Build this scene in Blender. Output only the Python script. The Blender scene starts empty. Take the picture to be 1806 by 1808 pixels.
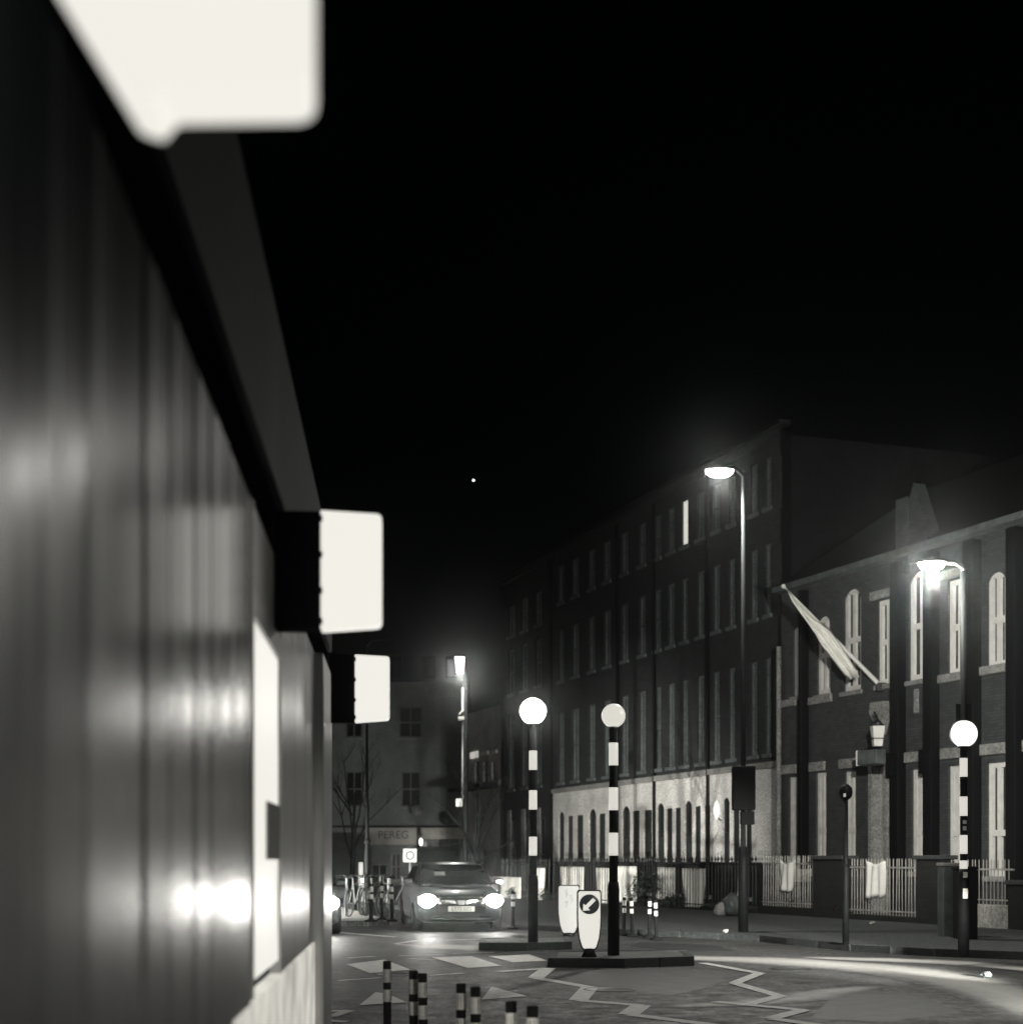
import bpy, bmesh, math, random
from mathutils import Vector, Matrix
random.seed(7)
S = bpy.context.scene
COL = S.collection
R = math.radians
# ------------------------------------------------------------------ camera
F, HX, HY, EYE = 2600.0, 903.0, 1518.0, 1.5          # focal length and horizon in pixels of the 1806 px frame
cd = bpy.data.cameras.new('camera'); cam = bpy.data.objects.new('camera', cd); COL.objects.link(cam)
cam.location = (0, 0, EYE); cam.rotation_euler = (R(90), 0, 0)
cd.sensor_fit = 'HORIZONTAL'; cd.sensor_width = 36; cd.lens = F/1806*36
cd.shift_y = (HY-904)/1806; cd.clip_start = 0.05; cd.clip_end = 4000
cd.dof.use_dof = True; cd.dof.focus_distance = 17; cd.dof.aperture_fstop = 2.0
S.camera = cam
# ------------------------------------------------------------------ night sky
w = bpy.data.worlds.new("World"); S.world = w; w.use_nodes = True
bg = w.node_tree.nodes['Background']; bg.inputs[0].default_value = (0.55, 0.9, 1.0, 1); bg.inputs[1].default_value = 0.0006
S.view_settings.view_transform = 'Standard'; S.view_settings.look = 'None'
S.view_settings.exposure = -1.2; S.view_settings.gamma = 1
S.cycles.use_denoising = True
S.cycles.max_bounces = 6; S.cycles.volume_bounces = 0; S.cycles.diffuse_bounces = 3
S.cycles.sample_clamp_indirect = 4
ADDED_HAZE = 0.0009
LAMP = (1.0, 0.98, 0.92)

# ------------------------------------------------------------------ helpers
def nlink(o, parent=None, name=None):
    COL.objects.link(o)
    if parent is not None: o.parent = parent
    return o
def tag(o, label=None, cat=None, group=None, kind=None):
    if label: o['label'] = label
    if cat: o['category'] = cat
    if group: o['group'] = group
    if kind: o['kind'] = kind
    return o
def empty(name, loc=(0,0,0), rz=0, label=None, cat=None, group=None, kind=None):
    o = bpy.data.objects.new(name, None); COL.objects.link(o)
    o.location = loc; o.rotation_euler = (0, 0, rz); o.empty_display_size = .2
    return tag(o, label, cat, group, kind)
def mesh_obj(name, me, parent=None, loc=(0,0,0), rz=0):
    o = bpy.data.objects.new(name, me); COL.objects.link(o)
    if parent is not None: o.parent = parent
    o.location = loc; o.rotation_euler = (0, 0, rz); return o
class MB:
    def __init__(s): s.v = []; s.f = []; s.sm = []
    def add(s, vs, fs, smooth=False, m=None):
        b = len(s.v)
        if m is not None: vs = [m @ Vector(p) for p in vs]
        s.v += [tuple(p) for p in vs]; s.f += [tuple(i+b for i in q) for q in fs]; s.sm += [smooth]*len(fs); return s
    def box(s, x0, x1, y0, y1, z0, z1, m=None, bev=0):
        if bev:
            bm = bmesh.new(); bmesh.ops.create_cube(bm, size=1)
            for v in bm.verts: v.co = Vector(((x0+x1)/2+v.co.x*(x1-x0), (y0+y1)/2+v.co.y*(y1-y0), (z0+z1)/2+v.co.z*(z1-z0)))
            bmesh.ops.bevel(bm, geom=list(bm.edges), offset=bev, segments=2, profile=.6, affect='EDGES', clamp_overlap=True)
            s.add([v.co.copy() for v in bm.verts], [[v.index for v in f.verts] for f in bm.faces if not bm.verts.index_update()], False, m); bm.free(); return s
        return s.add([(x0,y0,z0),(x1,y0,z0),(x1,y1,z0),(x0,y1,z0),(x0,y0,z1),(x1,y0,z1),(x1,y1,z1),(x0,y1,z1)],
              [(3,2,1,0),(4,5,6,7),(0,1,5,4),(1,2,6,5),(2,3,7,6),(3,0,4,7)], False, m)
    def tube(s, pts, r, n=8, cap=True, m=None):
        pts = [Vector(p) for p in pts]; rs = r if isinstance(r, (list, tuple)) else [r]*len(pts)
        vs = []; fs = []
        for i, p in enumerate(pts):
            t = (pts[min(i+1, len(pts)-1)]-pts[max(i-1, 0)]).normalized()
            up = Vector((0,0,1)) if abs(t.z) < .9 else Vector((0,1,0))
            a = t.cross(up).normalized(); b = t.cross(a)
            for k in range(n):
                an = 2*math.pi*k/n; vs.append(p+a*(rs[i]*math.cos(an))+b*(rs[i]*math.sin(an)))
        for i in range(len(pts)-1):
            for k in range(n):
                q = (k+1) % n; fs.append((i*n+k, i*n+q, (i+1)*n+q, (i+1)*n+k))
        s.add(vs, fs, n > 6, m)
        if cap:
            s.add(vs[:n], [tuple(range(n))[::-1]], False, m); s.add(vs[-n:], [tuple(range(n))], False, m)
        return s
    def lathe(s, prof, n=20, m=None, smooth=True):       # prof: (r, z)
        vs = [(r*math.cos(2*math.pi*k/n), r*math.sin(2*math.pi*k/n), z) for r, z in prof for k in range(n)]
        fs = [(i*n+k, i*n+(k+1) % n, (i+1)*n+(k+1) % n, (i+1)*n+k) for i in range(len(prof)-1) for k in range(n)]
        return s.add(vs, fs, smooth, m)
    def prism(s, poly, y0, y1, m=None):                  # poly in x,z, thickness along y
        n = len(poly)
        vs = [(x, y0, z) for x, z in poly]+[(x, y1, z) for x, z in poly]
        fs = [tuple(range(n)), tuple(range(2*n-1, n-1, -1))]+[(i, n+i, n+(i+1) % n, (i+1) % n) for i in range(n)]
        return s.add(vs, fs, False, m)
    def slab(s, poly, z0, z1):                           # poly in x,y
        n = len(poly)
        vs = [(x, y, z0) for x, y in poly]+[(x, y, z1) for x, y in poly]
        fs = [tuple(range(n))[::-1], tuple(range(n, 2*n))]+[(i, (i+1) % n, n+(i+1) % n, n+i) for i in range(n)]
        return s.add(vs, fs)
    def mesh(s, name, mat):
        me = bpy.data.meshes.new(name); me.from_pydata(s.v, [], s.f); me.materials.append(mat)
        me.polygons.foreach_set('use_smooth', s.sm)
        bm = bmesh.new(); bm.from_mesh(me); bmesh.ops.recalc_face_normals(bm, faces=bm.faces); bm.to_mesh(me); bm.free()
        return me
    def obj(s, name, mat, parent=None, loc=(0,0,0), rz=0): return mesh_obj(name, s.mesh(name, mat), parent, loc, rz)
def sph(prof_r, n=14, squash=1): return [(prof_r*math.sin(math.pi*i/n), -prof_r*squash*math.cos(math.pi*i/n)) for i in range(n+1)]
def T(x, y, z): return Matrix.Translation((x, y, z))
def copy_tree(o, parent=None):
    c = o.copy(); COL.objects.link(c)
    if parent is not None: c.parent = parent
    for ch in list(o.children): copy_tree(ch, c)
    return c
# ------------------------------------------------------------------ materials
def mat(name, c, rough=.6, metal=0, noise=0, nscale=5, spec=.5, bump=0, bscale=60, grain=0, emis=None, es=0, coat=0, stretch=None, nsharp=False):
    m = bpy.data.materials.new(name); m.use_nodes = True; nt = m.node_tree; b = nt.nodes['Principled BSDF']
    if isinstance(c, (int, float)): c = (c, c*1.0, c*.97)
    k = 1-min(1, max(c)/.3)                     # darker things are cooler in the photograph's toning
    c = (c[0]*(1-.11*k), c[1]*(1+.01*k), c[2]*(1+.05*k))
    b.inputs['Base Color'].default_value = (*c, 1); b.inputs['Roughness'].default_value = rough
    b.inputs['Metallic'].default_value = metal; b.inputs['Specular IOR Level'].default_value = spec
    b.inputs['Coat Weight'].default_value = coat
    if emis is not None:
        b.inputs['Emission Color'].default_value = (*emis, 1); b.inputs['Emission Strength'].default_value = es
    tc = nt.nodes.new('ShaderNodeTexCoord'); mp = nt.nodes.new('ShaderNodeMapping')
    nt.links.new(tc.outputs['Object'], mp.inputs[0])
    if stretch: mp.inputs['Scale'].default_value = stretch
    if noise:
        n = nt.nodes.new('ShaderNodeTexNoise'); n.inputs['Scale'].default_value = nscale; n.inputs['Detail'].default_value = 6; n.inputs['Roughness'].default_value = .65
        nt.links.new(mp.outputs[0], n.inputs[0])
        r = nt.nodes.new('ShaderNodeValToRGB')
        lo, hi = max(0, 1-noise), 1+noise
        r.color_ramp.elements[0].position = .3; r.color_ramp.elements[1].position = .7
        r.color_ramp.elements[0].color = tuple(x*lo for x in c)+(1,); r.color_ramp.elements[1].color = tuple(min(1, x*hi) for x in c)+(1,)
        nt.links.new(n.outputs[0], r.inputs[0]); nt.links.new(r.outputs[0], b.inputs['Base Color'])
        mr = nt.nodes.new('ShaderNodeMapRange'); mr.inputs[3].default_value = max(.05, rough-.12); mr.inputs[4].default_value = min(1, rough+.15)
        nt.links.new(n.outputs[0], mr.inputs[0]); nt.links.new(mr.outputs[0], b.inputs['Roughness'])
    if grain:
        ng = nt.nodes.new('ShaderNodeTexNoise'); ng.inputs['Scale'].default_value = 17; ng.inputs['Detail'].default_value = 3; ng.inputs['Roughness'].default_value = .8
        nt.links.new(tc.outputs['Object'], ng.inputs[0])
        mg = nt.nodes.new('ShaderNodeMapRange'); mg.inputs[1].default_value = .36; mg.inputs[2].default_value = .64; mg.inputs[3].default_value = 1-grain; mg.inputs[4].default_value = 1+grain
        nt.links.new(ng.outputs[0], mg.inputs[0]); xg = nt.nodes.new('ShaderNodeMix'); xg.data_type = 'RGBA'; xg.blend_type = 'MULTIPLY'; xg.inputs[0].default_value = 1
        nt.links.new(r.outputs[0], xg.inputs[6]); nt.links.new(mg.outputs[0], xg.inputs[7]); nt.links.new(xg.outputs[2], b.inputs['Base Color'])
    if bump:
        n2 = nt.nodes.new('ShaderNodeTexNoise'); n2.inputs['Scale'].default_value = bscale; n2.inputs['Detail'].default_value = 4
        nt.links.new(mp.outputs[0], n2.inputs[0])
        bp = nt.nodes.new('ShaderNodeBump'); bp.inputs['Strength'].default_value = bump; bp.inputs['Distance'].default_value = .01
        nt.links.new(n2.outputs[0], bp.inputs['Height']); nt.links.new(bp.outputs[0], b.inputs['Normal'])
    return m
def brick_mat(name, c1, c2, cm):
    m = bpy.data.materials.new(name); m.use_nodes = True; nt = m.node_tree; b = nt.nodes['Principled BSDF']; b.inputs['Roughness'].default_value = .85
    tc = nt.nodes.new('ShaderNodeTexCoord'); sp = nt.nodes.new('ShaderNodeSeparateXYZ'); cb = nt.nodes.new('ShaderNodeCombineXYZ')
    nt.links.new(tc.outputs['Object'], sp.inputs[0]); 
    ad = nt.nodes.new('ShaderNodeMath'); nt.links.new(sp.outputs[0], ad.inputs[0]); nt.links.new(sp.outputs[1], ad.inputs[1])
    nt.links.new(ad.outputs[0], cb.inputs[0]); nt.links.new(sp.outputs[2], cb.inputs[1])
    br = nt.nodes.new('ShaderNodeTexBrick'); br.inputs['Scale'].default_value = 1; br.inputs['Brick Width'].default_value = .225; br.inputs['Row Height'].default_value = .075
    br.inputs['Mortar Size'].default_value = .008; br.inputs['Color1'].default_value = (*c1, 1); br.inputs['Color2'].default_value = (*c2, 1); br.inputs['Mortar'].default_value = (*cm, 1)
    nt.links.new(cb.outputs[0], br.inputs[0])
    n = nt.nodes.new('ShaderNodeTexNoise'); n.inputs['Scale'].default_value = 2.2; n.inputs['Detail'].default_value = 12; n.inputs['Roughness'].default_value = .85; nt.links.new(tc.outputs['Object'], n.inputs[0])
    mx = nt.nodes.new('ShaderNodeMix'); mx.data_type = 'RGBA'; mx.blend_type = 'MULTIPLY'; mx.inputs[0].default_value = 1
    rr = nt.nodes.new('ShaderNodeMapRange'); rr.inputs[1].default_value = .3; rr.inputs[2].default_value = .7; rr.inputs[3].default_value = .45; rr.inputs[4].default_value = 1.35
    nt.links.new(n.outputs[0], rr.inputs[0]); nt.links.new(br.outputs['Color'], mx.inputs[6]); nt.links.new(rr.outputs[0], mx.inputs[7]); nt.links.new(mx.outputs[2], b.inputs['Base Color'])
    bp = nt.nodes.new('ShaderNodeBump'); bp.inputs['Strength'].default_value = .6; bp.inputs['Distance'].default_value = .01; bp.invert = True
    nt.links.new(br.outputs['Fac'], bp.inputs['Height']); nt.links.new(bp.outputs[0], b.inputs['Normal'])
    return m
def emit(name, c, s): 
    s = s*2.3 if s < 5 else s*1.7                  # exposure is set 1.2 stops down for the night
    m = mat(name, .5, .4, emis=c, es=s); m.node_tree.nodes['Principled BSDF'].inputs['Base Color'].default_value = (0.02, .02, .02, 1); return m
CREAM = (0.885, 0.865, 0.795)
M = {}
M['black'] = mat('black_paint', .008, .6, spec=.12, noise=.4, nscale=9)
M['black_matte'] = mat('black_rubber', .008, .8, noise=.3, nscale=12, spec=.2)
M['pole_grey'] = mat('dull_column', .025, .7, 0, spec=.1, noise=.3, nscale=3)
M['grey_metal'] = mat('galvanised_steel', .25, .45, .6, noise=.25, nscale=6)
M['white_paint'] = mat('white_gloss_paint', (.78,.77,.72), .45, noise=.08, nscale=7)
M['frame_white'] = mat('sash_white', (.72,.71,.67), .5, noise=.15, nscale=4)
M['frame_dim'] = mat('shaded_sash', (.13,.137,.135), .6, noise=.3, nscale=2, grain=.45)  # darker sash copy, the terrace's shade put into the colour
M['void'] = mat('black_gap', .008, 1.0, spec=0)
M['glass'] = mat('window_glass', .01, .12, spec=.6, noise=.3, nscale=2)
M['stone'] = mat('dressed_stone', (.26,.255,.24), .85, noise=.3, nscale=3, bump=.3, bscale=30, grain=.45)
M['stucco'] = mat('painted_stucco', (.64,.63,.60), .85, noise=.25, nscale=1.2, bump=.2, bscale=20, grain=.45)
M['render'] = mat('pale_render', (.40,.39,.36), .85, noise=.25, nscale=1.1, bump=.2, bscale=20, grain=.45)
M['brick_dark'] = brick_mat('sooty_stock_brick', (.024,.027,.028), (.038,.042,.042), (.02,.022,.022))
M['brick_school'] = brick_mat('red_school_brick', (.045,.05,.051), (.07,.076,.076), (.03,.033,.033))
M['brick_black'] = brick_mat('black_brick', (.011,.012,.012), (.017,.018,.018), (.01,.01,.01))
M['back_wall'] = mat('weathered_render', (.20,.21,.20), .9, noise=.3, nscale=.8, bump=.3, bscale=12, grain=.45)
M['slate'] = mat('roof_slate', .012, .8, spec=.15, noise=.4, nscale=3)
M['curtain'] = mat('curtain', (.30,.29,.27), .9, noise=.4, nscale=14, stretch=(1,1,.08))
M['iron'] = mat('black_iron', .02, .4, noise=.4, nscale=20)
M['rail_grey'] = mat('galvanised_railing', (.42,.41,.38), .4, .3, noise=.4, nscale=3)
M['cloth'] = mat('white_sheet', (.80,.79,.74), .9, noise=.1, nscale=5)
M['leaf'] = mat('dark_leaf', (.03,.035,.028), .6, noise=.5, nscale=20)
M['bark'] = mat('bark', (.006,.006,.006), .95, spec=.05, noise=.4, nscale=18, bump=.5)
M['asphalt_pave'] = mat('footway_asphalt', (.07,.07,.067), .8, noise=.6, nscale=9, bump=.6, bscale=90, grain=.45)
M['kerb'] = mat('granite_kerb', (.05,.05,.048), .8, noise=.4, nscale=8, bump=.5, bscale=50, grain=.45)
M['paint_road'] = mat('worn_road_paint', (.80,.79,.74), .6, noise=.3, nscale=9, bump=.3, bscale=90)
M['wand_white'] = mat('reflective_band', (.72,.71,.66), .35, noise=.25, nscale=20)
M['car_paint'] = mat('car_paint', (.014,.0145,.015), .3, .2, noise=.15, nscale=3, coat=.4)
M['car_glass'] = mat('car_glass', .006, .06, spec=.8, noise=.2, nscale=2)
M['chrome'] = mat('chrome_trim', .75, .15, 1, noise=.1, nscale=4)
M['tyre'] = mat('tyre_rubber', .012, .8, noise=.3, nscale=20)
M['plate'] = mat('plate_white', (.7,.69,.62), .4, noise=.06, nscale=20)
M['plate_ink'] = mat('plate_ink', .01, .5, noise=.1, nscale=9)
M['door_dark'] = mat('dark_joinery', .035, .5, noise=.3, nscale=3)
M['cabinet'] = mat('cabinet_green', (.10,.105,.10), .45, noise=.5, nscale=4)
M['sign_blue'] = emit('sign_blue', (.018,.02,.022), 1)
M['sign_face'] = emit('sign_face', (.80,.78,.71), 1.0)
M['sign_face_dim'] = emit('sign_face_back', (.60,.59,.54), 1.0)
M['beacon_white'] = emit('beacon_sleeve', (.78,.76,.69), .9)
M['box_face'] = emit('lightbox_face', CREAM, 1.0)
M['box_face_strong'] = emit('lightbox_face_bright', CREAM, 1.0)
M['lamp_unit'] = emit('headlamp_unit', (1,.985,.93), 2.5)
M['headlamp'] = emit('headlamp_glow', (1,.985,.93), 130)
M['globe_bright'] = emit('beacon_globe_lit', (1,.98,.92), 40)
M['globe_dim'] = emit('beacon_globe_fading', (.80,.78,.70), .9)
M['globe_mid'] = emit('beacon_globe_glowing', (1,.98,.91), 1.6)
M['lantern'] = emit('street_lamp_lens', (1,.98,.92), 36)
M['lit_window'] = emit('lit_window', (.80,.78,.70), .8)
M['star'] = emit('star_light', (1,1,1), 6)

def road_mat(light_streaked=False):
    m = bpy.data.materials.new('light_streak_asphalt' if light_streaked else 'worn_asphalt'); m.use_nodes = True; nt = m.node_tree; b = nt.nodes['Principled BSDF']; L = nt.links.new
    tc = nt.nodes.new('ShaderNodeTexCoord')
    def noise(sc, det=6, st=None):
        n = nt.nodes.new('ShaderNodeTexNoise'); n.inputs['Scale'].default_value = sc; n.inputs['Detail'].default_value = det; n.inputs['Roughness'].default_value = .7
        if st:
            mp = nt.nodes.new('ShaderNodeMapping'); mp.inputs['Scale'].default_value = st; L(tc.outputs['Object'], mp.inputs[0]); L(mp.outputs[0], n.inputs[0])
        else: L(tc.outputs['Object'], n.inputs[0])
        return n
    a = noise(.5, 8); f = noise(1, 5, (15, 4.5, 1)); g = noise(3, 5)
    r = nt.nodes.new('ShaderNodeValToRGB'); r.color_ramp.elements[0].position = .35; r.color_ramp.elements[1].position = .68
    r.color_ramp.elements[0].color = (.010,.011,.011,1); r.color_ramp.elements[1].color = (.062,.063,.061,1)
    L(a.outputs[0], r.inputs[0])
    mr = nt.nodes.new('ShaderNodeMapRange'); mr.inputs[1].default_value = .38; mr.inputs[2].default_value = .62; mr.inputs[3].default_value = .2; mr.inputs[4].default_value = 2.1; L(f.outputs[0], mr.inputs[0])
    mx = nt.nodes.new('ShaderNodeMix'); mx.data_type = 'RGBA'; mx.blend_type = 'MULTIPLY'; mx.inputs[0].default_value = 1; L(r.outputs[0], mx.inputs[6]); L(mr.outputs[0], mx.inputs[7])
    L(mx.outputs[2], b.inputs['Base Color'])
    mr2 = nt.nodes.new('ShaderNodeMapRange'); mr2.inputs[1].default_value = .35; mr2.inputs[2].default_value = .65; mr2.inputs[3].default_value = .52; mr2.inputs[4].default_value = .82; L(g.outputs[0], mr2.inputs[0]); L(mr2.outputs[0], b.inputs['Roughness'])
    if light_streaked:  # blends the light streaks into the road colour as a pale tone
        at_ = nt.nodes.new('ShaderNodeAttribute'); at_.attribute_name = 'streak_fade'; h = noise(2.2, 6, (1,1,1))
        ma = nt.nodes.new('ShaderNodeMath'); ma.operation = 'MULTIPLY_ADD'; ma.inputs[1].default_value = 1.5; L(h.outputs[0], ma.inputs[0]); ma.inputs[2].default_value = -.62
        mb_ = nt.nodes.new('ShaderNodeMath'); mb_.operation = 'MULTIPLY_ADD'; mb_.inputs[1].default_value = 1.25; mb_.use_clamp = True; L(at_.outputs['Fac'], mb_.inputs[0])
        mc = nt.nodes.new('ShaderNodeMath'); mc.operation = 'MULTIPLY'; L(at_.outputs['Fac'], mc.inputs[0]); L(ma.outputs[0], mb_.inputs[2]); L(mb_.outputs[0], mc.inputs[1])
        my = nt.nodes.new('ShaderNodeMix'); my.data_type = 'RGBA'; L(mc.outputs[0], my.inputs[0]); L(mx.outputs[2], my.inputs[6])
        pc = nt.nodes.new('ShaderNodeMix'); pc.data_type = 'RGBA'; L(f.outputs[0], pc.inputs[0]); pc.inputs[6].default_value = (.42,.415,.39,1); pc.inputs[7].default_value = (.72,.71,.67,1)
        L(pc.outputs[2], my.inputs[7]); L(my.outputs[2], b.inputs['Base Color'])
    bp = nt.nodes.new('ShaderNodeBump'); bp.inputs['Strength'].default_value = .5; bp.inputs['Distance'].default_value = .006; L(f.outputs[0], bp.inputs['Height']); L(bp.outputs[0], b.inputs['Normal'])
    return m
M['road'] = road_mat()
M['streak'] = road_mat(True)

# ------------------------------------------------------------------ from photograph pixels to places on the ground or on a wall
def gd(y): return EYE*F/(y-HY)
def G(x, y):
    d = gd(y); return ((x-HX)/F*d, d)
def at(x, y, d): return ((x-HX)/F*d, d, EYE+(HY-y)/F*d)
class Plane:
    """A vertical facade plane n.P=c; local x runs along it towards the camera's right, local y into the building."""
    def __init__(s, nx, ny, c):
        l = math.hypot(nx, ny); s.n = (nx/l, ny/l); s.c = c; s.o = (s.n[0]*c, s.n[1]*c); s.rz = math.atan2(-s.n[0], s.n[1])
        s.u = (s.n[1], -s.n[0])
    def t(s, x): return s.c/(s.n[1]+s.n[0]*(x-HX)/F)
    def s_(s, x):
        t = s.t(x); return (x-HX)/F*t*s.u[0]+t*s.u[1]
    def z(s, x, y): return EYE+(HY-y)/F*s.t(x)

# ------------------------------------------------------------------ ground, road and pavements
g = MB().add([(-400,-60,0),(400,-60,0),(400,900,0),(-400,900,0)], [(0,1,2,3)]).obj('ground', mat('ground_tarmac', .05, .85, noise=.4, nscale=1, bump=.5), None)
tag(g, kind='structure', label='dark ground beyond the street')
road_poly = [(-60,-20),(40,-20),(40,60),(-3,90),(-60,90)]
road = MB().add([(x,y,.004) for x,y in road_poly], [tuple(range(5))]).obj('road', M['road']); tag(road, 'wet looking asphalt carriageway', kind='structure')
def kerb_line(pts, parent, h=.12, wd=.13, step=.9, name='kerb_stone', close=False):
    if close: pts = pts+[pts[0]]
    me = None
    for a, b in zip(pts[:-1], pts[1:]):
        a = Vector(a); b = Vector(b); d = b-a; n = max(1, round(d.length/step)); L = d.length/n
        me = MB().box(.004, L-.004, 0, wd, 0, 1, bev=.015).mesh(name, M['kerb'])
        for i in range(n):
            p = a+d*(i/n)
            o = mesh_obj(name, me, parent, (p.x, p.y, 0.0), math.atan2(d.y, d.x)); o.scale = (1, 1, h+random.uniform(-.006, .006))
# right-hand pavement
kp = [(-14,75),(-5.2,50),(-.6,34.5),(-.28,32)]+[G(1050,1650),G(1200,1656),G(1340,1664),G(1500,1681),G(1650,1690),G(1806,1696),(12.5,19.5),(20,14)]
pave = MB().slab(kp+[(60,14),(60,75)], .005, .115).obj('pavement', M['asphalt_pave']); tag(pave, 'asphalt pavement along the railings', kind='structure')
kerb_line(kp, pave, .125)
# left build-out with the bicycles
lp = [(-14,33.2),(-3.2,32.9),(-2.75,33.6),(-3.4,37),(-9.5,62),(-30,62)]
M['pave_pale'] = mat('pale_paving', (.60,.59,.55), .7, noise=.2, nscale=3, bump=.3, grain=.45)
pav2 = MB().slab(lp+[(-30,33.2)], .005, .115).obj('pavement', M['pave_pale']); tag(pav2, 'pale paving under the parked bicycles', kind='structure')
kerb_line(lp[:5], pav2, .125)

def strip(pts, wd, z=.009):
    """thin painted line through ground points"""
    mb = MB()
    for a, b in zip(pts[:-1], pts[1:]):
        a = Vector(a); b = Vector(b); d = (b-a).normalized(); n = Vector((-d.y, d.x))*wd/2
        e = d*wd*.0
        q = [a-e+n, a-e-n, b+e-n, b+e+n]
        mb.add([(v.x, v.y, z) for v in q], [(0,1,2,3)])
    return mb
def GP(*xy): return [G(x, y) for x, y in xy]
def mark(name, mb, label): o = mb.obj(name, M['paint_road'], road); o['label'] = label; return o
def seg(name, lab, z, wd, *xy): return mark(name, strip(GP(*xy), wd, z), lab)
zz1 = [((880,1717),(968,1711)),((968,1711),(946,1728)),((946,1728),(1043,1745)),((1041,1745),(1021,1768)),((1021,1768),(1132,1777)),((1132,1777),(1110,1793)),((1110,1793),(1262,1812)),((1262,1812),(1236,1830))]
for i, (a, b) in enumerate(zz1): seg('zigzag_line', 'zigzag line left of the traffic island', .008+.001*(i % 2), .21 if i % 2 else .17, a, b)
zz2 = [((1240,1702),(1344,1721)),((1340,1721),(1297,1738)),((1297,1738),(1377,1761)),((1377,1761),(1312,1778)),((1262,1771),(1420,1786)),((1418,1786),(1362,1801)),((1362,1801),(1460,1815))]
for i, (a, b) in enumerate(zz2): seg('zigzag_line', 'zigzag line right of the traffic island', .012+.001*(i % 2), .16, a, b)
zz3 = [((560,1788),(618,1786)),((616,1786),(584,1797)),((560,1803),(612,1806))]
for i, (a, b) in enumerate(zz3): seg('zigzag_line', 'zigzag line beside the shop wall', .008+.001*(i % 2), .12, a, b)
def poly_mark(name, lab, pts, z=.010):
    p = GP(*pts); return mark(name, MB().add([(x,y,z) for x,y in p], [tuple(range(len(p)))]), lab)
poly_mark('zebra_stripe', 'zebra stripe furthest left', [(611,1704),(653,1720),(725,1714),(679,1696)])
poly_mark('zebra_stripe', 'zebra stripe in the middle', [(762,1692),(826,1711),(886,1707),(832,1690)])
poly_mark('zebra_stripe', 'zebra stripe nearest the island', [(862,1690),(905,1701),(966,1698),(934,1687)])
poly_mark('hump_triangle', 'white speed hump triangle behind the wands', [(634,1777),(663,1754),(681,1756),(719,1772)])
poly_mark('hump_triangle', 'white speed hump triangle right of the wands', [(850,1767),(868,1744),(931,1761)])
for a, b, wd in (((598,1733),(672,1728),.09),((757,1724),(818,1720),.1),((614,1693),(661,1690),.12),((704,1689),(782,1687),.1),((800,1685),(872,1683),.1),
                 ((590,1647),(700,1656),.12),((697,1668),(735,1662),.12),((700,1669),(742,1671),.12),((787,1661),(850,1660),.12),((724,1694),(768,1697),.12),((895,1716),(960,1713),.09)):
    seg('marking_line', 'short worn white line near the crossing', .009, wd, a, b)
# light streaks sweeping round the island, painted as pale road colour
def streak(cx, wds, z):
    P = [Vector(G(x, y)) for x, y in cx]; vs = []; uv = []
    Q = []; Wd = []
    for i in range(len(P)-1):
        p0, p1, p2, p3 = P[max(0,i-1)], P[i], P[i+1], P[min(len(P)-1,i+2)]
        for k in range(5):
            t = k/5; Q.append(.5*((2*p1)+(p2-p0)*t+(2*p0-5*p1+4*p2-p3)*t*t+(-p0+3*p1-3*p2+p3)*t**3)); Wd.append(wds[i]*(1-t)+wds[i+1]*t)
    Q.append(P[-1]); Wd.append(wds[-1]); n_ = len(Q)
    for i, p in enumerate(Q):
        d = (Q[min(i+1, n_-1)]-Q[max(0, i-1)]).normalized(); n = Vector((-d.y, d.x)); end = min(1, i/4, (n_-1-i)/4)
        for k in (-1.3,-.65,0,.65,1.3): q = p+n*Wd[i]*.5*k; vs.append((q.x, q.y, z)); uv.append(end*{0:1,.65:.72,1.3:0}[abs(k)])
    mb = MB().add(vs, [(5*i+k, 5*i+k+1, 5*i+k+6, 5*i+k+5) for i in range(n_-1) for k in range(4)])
    me = mb.mesh('light_streak', M['streak']); at_ = me.attributes.new('streak_fade', 'FLOAT', 'POINT')
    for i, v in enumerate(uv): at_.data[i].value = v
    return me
def streak_obj(cx, w_, z, lab): o = mesh_obj('light_streak', streak(cx, w_, z), road); o['label'] = lab
streak_obj([(1090,1689),(1200,1692),(1330,1696),(1450,1703),(1560,1712),(1660,1727),(1740,1747),(1800,1768),(1900,1815)], [.6,.9,1.3,1.4,1.3,1.1,1.0,.9,.8], .0066, 'painted light track curving past the island')
streak_obj([(1400,1691),(1490,1694),(1600,1697),(1700,1702),(1806,1712),(1900,1722)], [.5,.7,.9,.8,.6,.5], .0060, 'fainter painted light track by the kerb')
streak_obj([(1150,1779),(1300,1773),(1400,1764),(1480,1750),(1560,1742)], [.2,.5,.6,.5,.2], .0054, 'fainter painted light track in front of the island')
streak_obj([(700,1668),(780,1672),(860,1676),(900,1679)], [.6,1.2,1.2,.5], .0054, 'painted light track in front of the oncoming car')

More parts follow.
